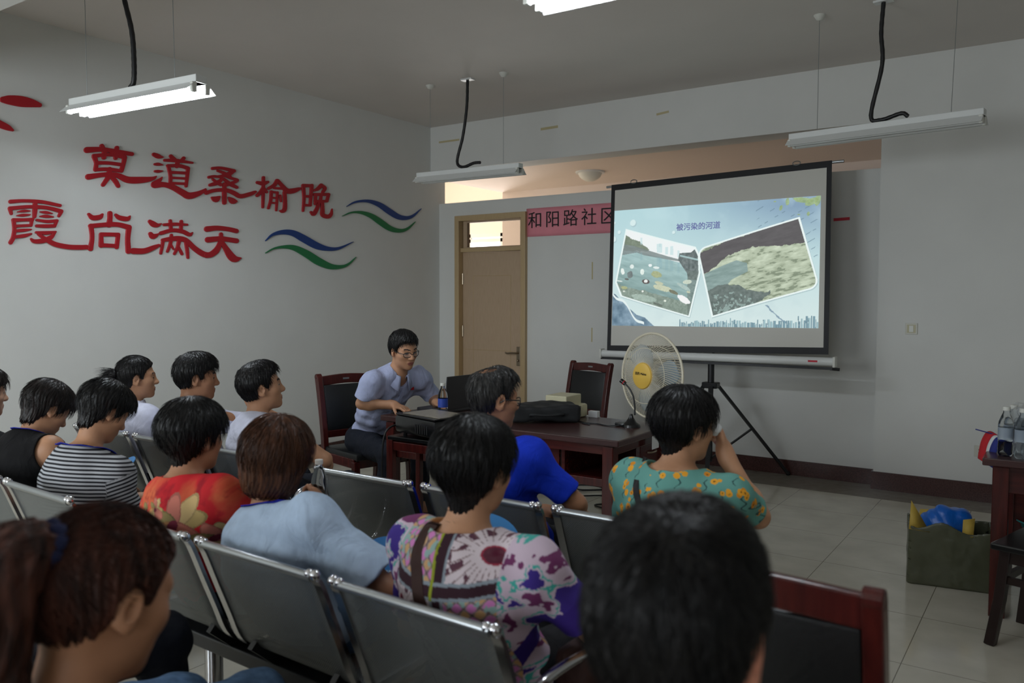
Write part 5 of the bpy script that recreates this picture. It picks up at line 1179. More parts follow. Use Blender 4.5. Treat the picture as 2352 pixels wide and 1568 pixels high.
HAIR = {'black': hair_mat('black_hair', srgb(10, 10, 11), srgb(25, 23, 23)), 'dark': hair_mat('dark_brown_hair', srgb(16, 13, 12), srgb(40, 31, 29)),
        'auburn': hair_mat('auburn_hair', srgb(46, 28, 20), srgb(98, 60, 38), .40), 'grey': hair_mat('greying_black_hair', srgb(20, 20, 20), srgb(66, 64, 62)), 'redbrown': hair_mat('reddish_brown_hair', srgb(26, 15, 12), srgb(88, 48, 35), .6)}
SKIN = [skin_mats('warm', srgb(188, 140, 108), srgb(150, 92, 82)), skin_mats('tan', srgb(170, 122, 92), srgb(138, 82, 72)), skin_mats('ruddy', srgb(206, 138, 112), srgb(160, 90, 82)), skin_mats('fair', srgb(200, 156, 128), srgb(168, 104, 96))]
SHOE = mat('dark_shoe_leather', srgb(30, 26, 26), .4)
def person(label, hipw, rz, headw, hyaw, hpitch, hroll=0, skin=0, s=.93, sw=.35, bulk=1.0, hair=None, shirt=None, sleeve=.62, flare=.0, neck='collar', pants=None, arms=(None, None), h=.005, sh=.0055,
           paint=None, collar=None, lanyard=None, glasses=False, shrug=(0, 0), legs=None, hands=True, normals=((0, 0, -1), (0, 0, -1)), curl=(35, 35), fold=.003, zcut=.475, nk=.178, seat_z=.43, back=.03, hd=None):
    root = empty('person', (hipw[0], hipw[1], 0), math.radians(rz)); tag(root, label, 'person', 'people seated in the room')
    Ri = rot('Z', -rz); loc = lambda p: Ri @ (np.array(p, float) - np.array((hipw[0], hipw[1], 0)))
    hp = loc(headw); Rh = rot('Z', hyaw - rz) @ rot('Y', hroll) @ rot('X', -hpitch); Rn = rot('Z', (hyaw - rz) * .5) @ rot('X', -hpitch * .5)
    N = hp + Rn @ (np.array((0, -.045, -nk)) * s); pel = np.array((0, 0, seat_z + .11)); ax = nrm(N - pel); sd = nrm(np.array((1, 0, 0)) - ax * ax[0]); fw = np.cross(ax, sd) * -1
    fw = np.cross(UPN, sd); fw = nrm(fw - ax * np.dot(fw, ax)); RT_ = np.stack([sd, fw, ax], 1); L = np.linalg.norm(N - pel)
    mid = pel + ax * L * .36 - fw * back; ch = pel + ax * L * .68 - fw * back * 1.2
    shd = [N - ax * .045 + sd * q * sw / 2 + fw * .01 + UPN * shrug[i] for i, q in enumerate((-1, 1))]
    el, wr = [], []
    for i, q in enumerate((-1, 1)):
        if arms[i] is None: el.append(shd[i] + np.array((q * .05, .05, -.255))); wr.append(np.array((q * .09, .27, .60)))
        else: el.append(loc(arms[i][0])); wr.append(loc(arms[i][1]))
    hipj = [np.array((q * .09, .03, seat_z + .085)) for q in (-1, 1)]
    if legs is None: kn = [np.array((q * .10, .46, seat_z + .06)) for q in (-1, 1)]; an = [np.array((q * .10, .46 + .02 * q, .085)) for q in (-1, 1)]
    else: kn = [np.array(legs[0][0]), np.array(legs[1][0])]; an = [np.array(legs[0][1]), np.array(legs[1][1])]
    b_ = bulk
    def torso(g, e, kk):
        g.ell(pel + UPN * -.005, (.165 * b_ + e, .115 * b_ + e, .105 + e), None, kk); g.ell(mid, (.142 * b_ + e, .100 * b_ + e, .15 + e), RT_, kk); g.ell(ch, (.152 * b_ + e, .104 * b_ + e, .165 + e), RT_, kk)
        g.cap(mid, ch, .10 * b_ + e, .11 * b_ + e, kk)
        for i in (0, 1):
            g.cap(N - ax * .02 - fw * .01, shd[i] - UPN * .004, .042 + e * .7, .040 + e, kk); g.cap(ch + sd * (-1, 1)[i] * .08, shd[i] - ax * .02, .07 * b_ + e, .052 + e * .8, kk)
        g.ell(N - ax * .03 - fw * .03, (.09, .05 + e, .06 + e), RT_, kk); g.ell(N - ax * .105 - fw * .012, (sw / 2 - .018 + e * .6, .080 * b_ + e, .085 + e), RT_, kk)
    A = np.array([hp, N, pel] + shd + el + wr + kn + an + hipj); g = SDF(A.min(0) - .2, A.max(0) + .2, h)
    torso(g, 0, .05)
    for i, q in enumerate((-1, 1)):
        g.cap(shd[i], el[i], .049 * b_ ** .5, .039, .03); g.cap(el[i], wr[i], .0385, .0265, .012); g.ell(el[i] + (wr[i] - el[i]) * .25, np.array((.042, .042, .042)), None, .03)
        g.cap(hipj[i], kn[i], .085, .060, .05); g.cap(kn[i], an[i], .057, .036, .02); g.cap(an[i], an[i] + (0, .13, -.045), .036, .028, .02)
    g.cap(hp + Rh @ (np.array((0, -.022, -.05)) * s), N - ax * .01, .053 * s, .060 * s, .03)
    head_prims(g, hp, Rh, s)
    if hands:
        for i, q in enumerate((-1, 1)):
            dd = wr[i] - el[i]
            if hd is not None and hd[i] is not None: dd = Ri @ np.array(hd[i], float)
            hand(g, wr[i], dd, Ri @ np.array(normals[i], float), -q if True else q, curl[i])
    V, F = g.mesh(); np_mesh('body', V, F, SKIN[skin], root, mi=face_index(V, F, hp, Rh, s))
    # shirt
    A = np.array([N, pel] + shd + [shd[i] + (el[i] - shd[i]) * sleeve for i in (0, 1)]); g = SDF(A.min(0) - .22, A.max(0) + .16, sh)
    torso(g, .015, .06)
    for i in (0, 1):
        if sleeve > 0:
            q = shd[i] + (el[i] - shd[i]) * sleeve; g.cap(shd[i] - ax * .012 - sd * (-1, 1)[i] * .012, q + (el[i] - shd[i]) * .1, .054 * b_ ** .5, .060 + flare, .05, cut=(q, el[i] - shd[i]))
    _, X, Y, Z = g.win(g.lo, g.lo + g.n * sh)
    wv_ = np.sin(X * 31 + Z * 44 + 2 * np.sin(Z * 17)) * np.sin(Z * 27 - X * 22 + Y * 30) + .6 * np.sin(Y * 55 + Z * 38 + X * 20) * np.sin(X * 47 - Z * 15)
    g.d = (g.d + fold * wv_).astype(np.float32)
    if zcut: g.half((0, 0, zcut), (0, 0, -1))
    if sleeve <= 0:
        for i, q in enumerate((-1, 1)): g.ell(shd[i] + sd * q * .035 - UPN * .03, (.055, .075, .09), RT_, .01, 'sub')
    nr = {'collar': (.058, 0, 0), 'round': (.068, .012, .0), 'scoop': (.086, .012, .012), 'wide': (.098, .016, .016)}[neck]
    up_n = nrm(hp + Rh @ np.array((0, -.022, -.05)) - N); g.cap(N + up_n * .0 - fw * (0.0 - nr[2] * .2) - ax * .0 - fw * nr[2] * .6, N + up_n * .2, nr[0] * s, nr[0] * s * 1.3, .008, 'sub')
    g.ell(N + fw * .05 - ax * (.0 + nr[1]), np.array((.05, .06, .055)) * (1 if neck == 'collar' else 1.25), None, .008, 'sub')
    grid_ = g; V, F = g.mesh()
    info = dict(N=N, pel=pel, ax=ax, sd=sd, fw=fw, shd=shd, el=el, wr=wr, hp=hp, RT=RT_, ch=ch, Rh=Rh, loc=loc, grid=grid_, root=root, Ri=Ri)
    attrs = [('paint', 'FLOAT_COLOR', np.concatenate([paint(V, info), np.ones((len(V), 1))], 1))] if paint else []
    np_mesh('shirt' if not isinstance(shirt, tuple) else shirt[0], V, F, shirt if not isinstance(shirt, tuple) else shirt[1], root, attrs=attrs)
    gt = trousers_sdf(None, hipj, kn, an); V, F = gt.mesh(); np_mesh('trousers', V, F, pants, root)
    for i in (0, 1):
        gs = SDF(an[i] + (-.08, -.1, -.1), an[i] + (.08, .22, .06), .006); f0 = an[i] * (1, 1, 0)
        gs.ell(f0 + (0, .06, .035), (.047, .135, .042), k=.02); gs.cap(f0 + (0, -.02, .05), f0 + (0, -.015, .085), .047, .045, .03); gs.half((0, 0, .002), (0, 0, -1))
        V, F = gs.mesh(); V[:, 2] = np.maximum(V[:, 2], 0); np_mesh('shoe', V, F, SHOE, root)
    if hair: make_hair(hair[0], hp, Rh, s, root, HAIR[hair[1]], **hair[2])
    if collar:
        k = 33; vs = []
        for j in range(k):
            a = math.radians(-158 + 316 * j / (k - 1)); fr_ = (1 - math.cos(a)) / 2      # 0 at the nape, 1 at the throat
            o = sd * math.sin(a) - fw * math.cos(a)
            c0 = N + up_n * .012 + fw * .008 * fr_
            for rr, zz in ((.060, -.005), (.0605 + .002 * fr_, .033 - .018 * fr_), (.066 + .004 * fr_, .034 - .020 * fr_), (.090 + .014 * fr_, -.016 - .050 * fr_ ** 1.5)): vs.append(c0 + o * rr * s * 1.02 + up_n * zz)
        V = np.array(vs); id_ = np.arange(k * 4).reshape(k, 4); F = np.stack([id_[:-1, :-1].ravel(), id_[1:, :-1].ravel(), id_[1:, 1:].ravel(), id_[:-1, 1:].ravel()], 1)
        o = np_mesh('collar', V, F, collar, root); q = o.modifiers.new('thickness', 'SOLIDIFY'); q.thickness = .003
    if lanyard:
        pts = []; rl = nr[0] * s * 1.16 + .010
        def tri(p):
            c_ = (p - grid_.lo) / grid_.h; i_ = np.clip(c_.astype(int), 0, grid_.n - 2); f_ = c_ - i_
            return sum(grid_.d[tuple(i_ + (a, b, c))] * (f_[0] if a else 1 - f_[0]) * (f_[1] if b else 1 - f_[1]) * (f_[2] if c else 1 - f_[2]) for a in (0, 1) for b in (0, 1) for c in (0, 1))
        for a in np.linspace(-160, 160, 29):
            r_ = math.radians(a); o_ = sd * math.sin(r_) - fw * math.cos(r_); p = N + o_ * rl + up_n * .11
            for q_ in range(80):
                if tri(p) < .0035: break
                p = p - up_n * .0025
            pts.append(p)
        pts = spline([tuple(p) for p in pts], 2)
        mb = MB(); mb.sweep([tuple(p) for p in pts], lambda i: [(-.012, -.0014), (.012, -.0014), (.012, .0014), (-.012, .0014)], up=tuple(up_n)); mb.build('lanyard', lanyard, root)
    if glasses:
        T = lambda *p: tuple(hp + Rh @ (np.array(p) * s)); gl = MB()
        for q in (-1, 1):
            gl.tube([T(q * .034 + .026 * math.cos(a) * (1.0), .100 - .012 * abs(math.cos(a)) * (1 if math.cos(a) * q > 0 else 0), .004 + .0175 * math.copysign(abs(math.sin(a)) ** .7, math.sin(a))) for a in np.linspace(0, 2 * math.pi, 25)], .0021, 6)
            gl.tube([T(q * .060, .088, .010), T(q * .076, .07, .012), T(q * .083, .0, .012), T(q * .080, -.02, .0)], .0024, 6)
        gl.tube([T(-.009, .104, .006), T(0, .107, .008), T(.009, .104, .006)], .002, 6); fr2 = gl.build('glasses', MT['blacksteel'], root, smooth=60)
        for q in (-1, 1):
            mb = MB(); vs = [T(q * .034 + .025 * math.cos(a), .0995 - .010 * abs(math.cos(a)) * (1 if math.cos(a) * q > 0 else 0), .004 + .017 * math.copysign(abs(math.sin(a)) ** .7, math.sin(a))) for a in np.linspace(0, 2 * math.pi, 25)[:-1]]
            mb.add(vs, [tuple(range(24))]); mb.build('lens', MT['lens'], fr2)
    return info

def cloth(name, col, noise=.05, rough=.8):
    k = NT(name); k.p.inputs['Roughness'].default_value = rough; k.p.inputs['Specular IOR Level'].default_value = .2
    nz = k.node('ShaderNodeTexNoise'); nz.inputs['Scale'].default_value = 40; k.link(k.coord(), nz.inputs['Vector'])
    a = tuple(c * (1 - noise) for c in col[:3]) + (1,); b = tuple(min(1, c * (1 + noise)) for c in col[:3]) + (1,)
    k.link(k.ramp(nz.outputs['Fac'], [(.3, a), (.7, b)]), k.p.inputs['Base Color'])
    wr_ = k.node('ShaderNodeTexNoise'); wr_.inputs['Scale'].default_value = 9; wr_.inputs['Detail'].default_value = 3; wr_.inputs['Distortion'].default_value = 1.4
    k.link(k.coord((1.5, 1, .7)), wr_.inputs['Vector']); k.bump(wr_.outputs['Fac'], .55, .02)
    return k.m
CL = dict(white=cloth('pale_lilac_shirt_cotton', srgb(206, 208, 226)), blueshirt=cloth('light_blue_shirt_cotton', srgb(176, 184, 216)), black=cloth('black_cotton', srgb(18, 18, 20)), paleblue=cloth('pale_blue_cotton', srgb(178, 198, 222)),
          royal=cloth('royal_blue_pique', srgb(20, 52, 190)), navy=cloth('navy_trouser_cloth', srgb(28, 32, 42)), darktr=cloth('dark_trouser_cloth', srgb(30, 30, 34)), jeans=cloth('blue_denim', srgb(84, 112, 146), .25), lanyard=cloth('blue_lanyard_ribbon', srgb(28, 40, 160)),
          grey=cloth('grey_polo_cloth', srgb(92, 92, 96)))
ATTR = attr_mat('printed_cloth')
def stripe_mat():
    k = NT('striped_jersey'); a = k.node('ShaderNodeAttribute', attribute_name='paint'); s_ = k.node('ShaderNodeSeparateXYZ'); k.link(a.outputs['Vector'], s_.inputs[0])
    d = k.node('ShaderNodeMath', operation='DIVIDE'); d.inputs[1].default_value = .0152; k.link(s_.outputs[0], d.inputs[0])
    f = k.node('ShaderNodeMath', operation='FRACT'); k.link(d.outputs[0], f.inputs[0])
    k.link(k.ramp(f.outputs[0], [(0, srgb(26, 27, 34)), (.47, srgb(182, 185, 190))], 'CONSTANT'), k.p.inputs['Base Color']); k.p.inputs['Roughness'].default_value = .85; return k.m
STRIPED = stripe_mat()
LINF = lambda c: np.array(srgb(*c)[:3])
def stripes(V, I):
    u = V[:, 2] * 1.0 + (V[:, 1]) * .12; 
    for i in (0, 1):
        a, b = I['shd'][i], I['el'][i]; e = nrm(b - a); t = (V - a) @ e; d = np.linalg.norm(V - a - t[:, None] * e, axis=1); k = (t > .02) & (d < .085) & (np.abs((V - a) @ I['sd'] * (-1, 1)[i]) > -.02) & ((V - I['ch']) @ I['sd'] * (-1, 1)[i] > .125)
        u = np.where(k, t * 1.0 + 5.003, u)
    return np.stack([u, u * 0, u * 0], 1)
def backuv(V, I): q = V - I['N']; return q @ I['sd'], q @ I['ax'], q @ I['fw']
def floral(V, I):
    x, z, y = backuv(V, I); x = x + .15 * y * np.sign(x); n = fbm(x * 1000 + 3000, z * 1000 + 3000, 1 / 60, 81); n2 = fbm(x * 1000 + 5000, z * 1000 + 900, 1 / 30, 88)
    C = LINF((206, 40, 48)) * np.ones((len(V), 3)); C += (LINF((214, 110, 70)) - C) * np.clip((n - .5) * 3.2, 0, .85)[:, None]; C += (LINF((150, 26, 40)) - C) * np.clip((n2 - .56) * 4, 0, .8)[:, None]
    for cx, cz, sc, seed in ((.085, -.075, 1.0, 1), (-.13, -.03, .6, 2), (.02, -.015, .4, 3), (.17, -.16, .7, 4), (-.09, -.22, .8, 5)):
        r = np.random.default_rng(seed)
        for j in range(8):
            a = j / 8 * 2 * math.pi + r.uniform(-.2, .2); ln = sc * r.uniform(.045, .062); ux, uz = math.cos(a), math.sin(a); px, pz = cx + ux * ln * .75, cz + uz * ln * .75
            dx = (x - px) * ux + (z - pz) * uz; dz = -(x - px) * uz + (z - pz) * ux; q = (dx / ln) ** 2 + (dz / (ln * .48)) ** 2; m = (q < 1)
            colr = [(186, 160, 104), (206, 176, 122), (200, 120, 104), (150, 132, 84), (196, 140, 90)][j % 5]; cc = LINF(colr) * (0.55 + .45 * np.clip(dx / ln + .6, 0, 1.2))[:, None] * (1 - .35 * (q > .75))[:, None]
            C = np.where(m[:, None], cc, C)
        C = np.where(((x - cx) ** 2 + (z - cz) ** 2 < (.017 * sc) ** 2)[:, None], LINF((96, 24, 44)), C)
    return C
def paisley(V, I):
    x, z, y = backuv(V, I); z = z + .8 * np.maximum(y + .085, 0)
    n = fbm(x * 1000 + 3000, z * 1000 + 3000, 1 / 16, 91); X, Z = x - .02, z - (-.045)
    C = np.zeros((len(V), 3)); quad = (X > 0).astype(int) + 2 * (Z > 0); wht = LINF((214, 200, 206)); mar = LINF((86, 36, 52))
    lat = np.sin((X + Z) / .011) * np.sin((X - Z) / .011); base = np.where((lat > .25)[:, None], LINF((208, 128, 190)), np.where((lat < -.3)[:, None], LINF((204, 162, 116)), LINF((168, 150, 148)))); base = np.where((np.abs(lat) < .12)[:, None], LINF((110, 92, 92)), base)
    base = np.where((n > .62)[:, None], LINF((146, 176, 172)), base); C[:] = base
    for qd, cx, cz in ((3, .115, .080), (0, -.14, -.085)):
        m = quad == qd; r = np.hypot(X - cx, (Z - cz)); a = np.arctan2(Z - cz, X - cx); c = wht * np.ones((len(V), 3))
        pet = (np.sin(a * 13) > .2) & (r > .062) & (r < .082 + .012 * np.sin(a * 6)); ray_ = (np.abs(np.sin(a * 14)) < .22) & (r > .042) & (r < .12); dots = (np.sin(a * 18 + 1) > .45) & (np.abs(r - .105) < .010); oth = (n > .60) & (r > .09)
        c = np.where((pet | dots | oth)[:, None], LINF((92, 58, 72)), c); c = np.where(ray_[:, None], LINF((120, 88, 92)), c); c = np.where((r < .030)[:, None], LINF((196, 176, 186)) if False else np.where((r < .025)[:, None], mar + .05 * (n - .5)[:, None], LINF((150, 50, 70))), c)
        C = np.where(m[:, None], c, C)
    for q, s0 in ((X, 1), (Z, 1)):
        C = np.where((np.abs(q) < .019)[:, None], LINF((140, 150, 160)), C); C = np.where((np.abs(q) < .0115)[:, None], LINF((54, 30, 40)), C)
    C = np.where(((np.abs(X + .0155) < .004) & (Z > -.02))[:, None], LINF((150, 160, 44)), C)
    for i in (0, 1):
        q = (V - I['ch']) @ I['sd'] * (-1, 1)[i]; m = q > .155; t = (V - I['shd'][i]) @ nrm(I['el'][i] - I['shd'][i]); f = fbm(V[:, 0] * 1000 + 5000, V[:, 2] * 1000 + 4000, 1 / 55, 97)
        c = np.where((f > .56)[:, None], LINF((62, 44, 132)), np.where((f < .40)[:, None], LINF((112, 52, 96)), LINF((204, 184, 200)))); c = np.where(((f > .50) & (f < .53))[:, None], LINF((70, 170, 160)), c); c = np.where((np.abs(t - .15) < .028)[:, None], LINF((56, 36, 122)), c); C = np.where(m[:, None], c, C)
    return C
def marigolds(V, I):
    r = np.random.default_rng(21); C = LINF((98, 152, 142)) * np.ones((len(V), 3)); cl = V[r.integers(0, len(V), 700)]
    keep = []
    for c in cl:
        if all(np.linalg.norm(c - k) > .056 for k in keep): keep.append(c)
    for c in keep:
        stem = (np.abs((V - c) @ I['sd'] - .006 * np.sin((V[:, 2] - c[2]) * 200)) < .0022) & (V[:, 2] < c[2]) & (V[:, 2] > c[2] - .05) & (np.linalg.norm(V - c, axis=1) < .06); C = np.where(stem[:, None], LINF((52, 86, 84)), C)
        for j in range(8):
            f = c + r.normal(size=3) * .014; d = np.linalg.norm(V - f, axis=1); rad = r.uniform(.008, .013); C = np.where((d < rad)[:, None], LINF((228, 160, 44)) if j % 3 else LINF((214, 136, 30)), C); C = np.where((d < rad * .33)[:, None], LINF((120, 74, 26)), C)
    return C

P_ = {}
# --- front row by the wall, under the red characters
P_['pony'] = person('woman in a pale shirt with a short ponytail, front row by the left wall', (1.52, -4.44), -8, (1.482, -4.49, 1.045), -26, 0, skin=0, hair=('tail', 'black', dict(seed=1, t=.013, n=1400, tail=[(0, -.112, .03, .012), (0, -.135, .035, .02), (0, -.16, .0, .022), (0.005, -.155, -.06, .016), (.01, -.135, -.10, .004)])), shirt=CL['white'], pants=CL['navy'], collar=CL['white'], sw=.33)
P_['chin'] = person('young man in a pale shirt resting his chin on his hand, front row', (2.06, -4.44), -12, (2.00, -4.47, 1.075), -30, 3, skin=1, hair=('fringe', 'black', dict(seed=2, t=.018, n=2200, L=(.02, .045))), shirt=CL['white'], pants=CL['navy'], collar=CL['white'], sw=.38, s=.96,
    arms=(None, ((2.33, -4.17, .80), (2.215, -4.30, .965))), hd=(None, (-.25, -.15, 1)), normals=((0, 0, -1), (-.8, -.5, .2)), curl=(35, 85), h=.0045)
P_['young'] = person('young man in a white shirt with chin raised, nearest the presenter', (2.60, -4.44), -12, (2.51, -4.46, 1.055), -28, -8, skin=0, hair=('short', 'black', dict(seed=3, t=.015, n=2200, L=(.018, .035))), shirt=CL['white'], pants=CL['navy'], collar=CL['white'], sw=.37, arms=(((2.36, -4.36, .72), (2.50, -4.22, .56)), ((2.84, -4.36, .72), (2.66, -4.20, .56))), s=.95)
# --- second row
P_['edge'] = person('woman cut off by the left photo edge, second row, wearing a blue lanyard', (1.55, -5.31), 0, (1.585, -5.33, 1.045), -4, 4, skin=3, hair=('lady', 'dark', dict(seed=4, t=.016, n=900)), shirt=CL['black'], neck='scoop', pants=CL['darktr'], lanyard=CL['lanyard'])
P_['sleeveless'] = person('woman in a black sleeveless top with blue lanyard, head bowed, second row', (2.05, -5.31), 0, (1.955, -5.22, .985), 2, 34, skin=0, hair=('lady', 'dark', dict(seed=5, t=.016)), shirt=('sleeveless_top', CL['black']), sleeve=0, neck='round', pants=CL['darktr'], lanyard=CL['lanyard'], sw=.34)
P_['striped'] = person('woman in a black and white striped top looking down, second row', (2.50, -5.31), 6, (2.44, -5.22, 1.012), 0, 32, skin=0, hair=('lady', 'black', dict(seed=6, t=.019)), shirt=('striped_top', STRIPED), paint=stripes, sh=.0038, neck='wide', nk=.205, shrug=(0, -.03), pants=CL['jeans'], lanyard=CL['lanyard'], sleeve=.95, sw=.35)
P_['floral'] = person('woman in a red floral blouse, dark bobbed hair, second row', (3.43, -5.37), 0, (3.355, -5.42, 1.02), 6, 4, skin=1, hair=('lady', 'black', dict(seed=7, t=.024, nape=-.03, n=2300)), shirt=('floral_blouse', ATTR), paint=floral, sh=.0032, neck='scoop', nk=.165, pants=CL['darktr'], sw=.36, arms=(None, ((3.68, -5.24, .68), (3.555, -5.06, .715))), hd=(None, (-.35, .35, .7)), normals=((0, 0, -1), (-.8, .2, .3)), curl=(35, 70), sleeve=.6)
P_['auburn'] = person('woman with an auburn bob in a light blue blouse and blue lanyard', (3.91, -5.37), 0, (3.755, -5.40, .99), 14, 8, 8, skin=1, s=.95, hair=('bob', 'auburn', dict(seed=8, t=.020, n=3000, L=(.05, .09))), shirt=('blouse', CL['paleblue']), neck='round', nk=.205, pants=CL['jeans'], lanyard=CL['lanyard'], sw=.44, sleeve=.86, flare=.04, arms=(None, ((4.18, -5.37, .655), (4.12, -5.10, .60))), bulk=1.08, fold=.0045)
P_['paisley'] = person('woman in a pink and white paisley blouse with a brown bag strap, second row', (4.57, -5.37), 0, (4.565, -5.44, 1.06), 2, 4, skin=0, s=.96, hair=('lady', 'black', dict(seed=9, t=.020, nape=-.032, n=3000)), shirt=('paisley_blouse', ATTR), paint=paisley, sh=.0028, neck='scoop', nk=.168, pants=CL['darktr'], sw=.38, bulk=1.06, sleeve=.8, arms=(None, ((4.87, -5.36, .69), (4.72, -5.10, .62))))
# --- front row, right bench
P_['polo'] = person('man in a royal blue polo with glasses and thinning grey hair', (4.04, -4.46), -8, (3.965, -4.52, 1.105), -24, 6, skin=1, s=.96, hair=('short', 'grey', dict(seed=10, t=.009, n=2200, thin=((0, -.055, .135), (.042, .05, .03)), L=(.02, .04))), shirt=('polo_shirt', CL['royal']), neck='round', pants=CL['darktr'], glasses=True, sw=.43, bulk=1.1, sleeve=.8, arms=(None, ((4.30, -4.46, .735), (4.16, -4.22, .64))))
P_['teal'] = person('woman in a teal blouse with orange flowers wiping her face with tissue', (4.73, -4.46), -4, (4.745, -4.50, 1.065), -26, 4, skin=0, s=.95, hair=('lady', 'black', dict(seed=11, t=.021, nape=-.02, n=2600)), shirt=('flowered_blouse', ATTR), legs=(((-.16, .43, .49), (-.16, .42, .085)), ((-.02, .44, .49), (-.03, .42, .085))), paint=marigolds, sh=.0027, neck='wide', nk=.158, pants=CL['darktr'], sw=.37, bulk=1.05, sleeve=.72,
    arms=(None, ((4.965, -4.40, .775), (4.845, -4.39, .975))), hd=(None, (-.35, .1, 1)), normals=((0, 0, -1), (-.75, -.35, .1)), curl=(35, 70), h=.0042)
# --- nearest the camera
P_['scrunchie'] = person('woman nearest the camera at left with a long brown ponytail and blue scrunchie', (4.56, -6.31), 0, (4.575, -6.42, 1.03), 5, 18, skin=1, s=1.02, hair=('tail', 'redbrown', dict(seed=12, t=.012, n=2600, h=.003, tail=[(0, -.115, .075, .016), (0, -.15, .07, .030), (-.005, -.168, .01, .044), (-.01, -.155, -.09, .050), (-.01, -.125, -.19, .048), (-.01, -.095, -.28, .042), (-.01, -.07, -.37, .02)], L=(.04, .08))), shirt=CL['black'], neck='scoop', arms=(((4.30, -6.33, .68), (4.36, -6.2, .54)), ((4.80, -6.33, .68), (4.76, -6.2, .54))), pants=CL['navy'], h=.0042)
P_['nearman'] = person('man nearest the camera with short black thinning hair, seen from behind', (5.50, -6.27), 0, (5.466, -6.285, 1.138), 4, 5, 0, skin=2, s=1.04, hair=('short', 'black', dict(seed=13, t=.012, nape=.022, n=6000, thin=((.02, -.06, .155), (.026, .03, .024)), L=(.018, .035), h=.0026)), shirt=CL['grey'], neck='round', pants=CL['darktr'], sw=.42, h=.0042)
P_['lapjeans'] = person('person in blue jeans, rear row, only a knee in view at the bottom edge', (4.02, -6.31), 0, (3.86, -6.50, 1.06), 0, 5, skin=0, hair=('lady', 'black', dict(seed=14, t=.016, n=700)), shirt=CL['grey'], neck='round', pants=CL['jeans'], legs=(((-.10, .44, .45), (-.08, .47, .085)), ((.06, .56, .455), (.07, .55, .085))), arms=(((3.78, -6.30, .68), (3.82, -6.16, .54)), ((4.26, -6.30, .68), (4.22, -6.16, .54))), h=.006)
P_['lapdark'] = person('person in dark trousers, rear row, only the lap in view at bottom left', (3.48, -6.31), 0, (3.42, -6.36, 1.08), 0, 5, skin=0, hair=('short', 'black', dict(seed=15, t=.012, n=700)), shirt=CL['black'], neck='round', pants=CL['navy'], h=.006, arms=(((3.24, -6.30, .68), (3.28, -6.16, .54)), ((3.72, -6.30, .68), (3.68, -6.16, .54))), legs=(((-.07, .47, .5), (-.08, .47, .085)), ((.22, .54, .53), (.22, .54, .085))))
# --- the presenter
pr = P_['presenter'] = person('man in a light blue shirt and glasses presenting at the laptop behind the desk', (1.80, -2.97), -101, (2.20, -3.065, 1.158), -104, 14, 4, skin=0, s=.97, hair=('short', 'black', dict(seed=16, t=.015, n=2600, L=(.015, .03))), shrug=(.008, .008), shirt=CL['blueshirt'], pants=CL['navy'], collar=CL['blueshirt'], glasses=True, sw=.385, nk=.166, h=.0036, sh=.0042, fold=.006,
    arms=(((2.16, -2.70, .80), (2.33, -2.88, .805)), ((2.02, -3.27, .82), (2.20, -3.165, .812))), hd=((.9, -.4, -.1), (1, .1, -.2)), normals=((0, 0, -1), (0, 0, -1)), curl=(30, 40), sleeve=.78, flare=.01, legs=(((-.13, .40, .49), (-.15, .36, .085)), ((.14, .42, .49), (.16, .36, .085))))
# presenter's left side is -x in his own frame, handled by the pose above
def surf_back(I, x, z, off=.003, front=False):
    """the blouse surface behind (or before) a point, found in the cloth's own field"""
    g = I['grid']; i = int(round((x - g.lo[0]) / g.h)); k = int(round((z - g.lo[2]) / g.h)); col = g.d[np.clip(i, 0, g.n[0] - 1), :, np.clip(k, 0, g.n[2] - 1)]; s = np.where(col < 0)[0]
    if not len(s): return None
    return np.array((x, g.lo[1] + (s[-1] * g.h + off + g.h if front else s[0] * g.h - off - g.h * .5), z))
def strap(I, pts, w, m, label, bagpos, bagm):
    r = empty('shoulder_bag', I['root'].location[:], I['root'].rotation_euler.z); tag(r, label, 'bag')
    P = [p for p in (surf_back(I, x, z) for x, z in pts) if p is not None]
    g = I['grid']; i0 = int(round((pts[0][0] - g.lo[0]) / g.h)); sl_ = np.argwhere(g.d[i0] < 0); top = sl_[sl_[:, 1].argmax()]
    ty, tz = g.lo[1] + top[0] * g.h, g.lo[2] + top[1] * g.h; P = [p for p in P if p[2] < tz - .015]; P = [np.array((pts[0][0], ty + .05, tz - .012)), np.array((pts[0][0], ty + .01, tz + .005))] + P
    Q = spline([tuple(p) for p in P], 4); T = np.gradient(Q, axis=0); mb = MB(); n = len(Q); vs = []; fs = []
    for p, t in zip(Q, T):
        t = nrm(t); a = nrm(np.cross(t, (0, -1, 0))); nb_ = nrm(np.cross(a, t))
        vs += [p + a * w / 2, p - a * w / 2, p - a * w / 2 + np.array((0, -.0035, 0)), p + a * w / 2 + np.array((0, -.0035, 0))]
    for i in range(n - 1):
        for j in range(4): a = i * 4 + j; b = i * 4 + (j + 1) % 4; fs.append((a, b, b + 4, a + 4))
    fs += [(0, 1, 2, 3), tuple(range(4 * n - 4, 4 * n))[::-1]]; mb.add(vs, fs); mb.build('strap', m, r, smooth=60)
    mb = MB(); mb.box(bagpos, (.10, .20, .17), bev=.03); mb.build('bag_body', bagm, r, smooth=50)
strap_m = cloth('brown_strap_leather', srgb(60, 40, 36), rough=.6); strap_d = cloth('black_strap', srgb(34, 33, 34), rough=.6)
strap(P_['paisley'], [(-.06, .965), (-.065, .93), (-.06, .89), (-.05, .84), (-.03, .78), (-.005, .72), (.03, .66), (.07, .60)], .036, strap_m, 'dark brown shoulder bag, its strap across the paisley blouse', (.26, .05, .56), strap_m)
strap(P_['teal'], [(-.11, .975), (-.10, .94), (-.08, .89), (-.05, .83), (-.02, .77), (.02, .70)], .022, strap_d, 'dark shoulder bag, its strap across the teal flowered blouse', (.10, .16, .60), strap_d)
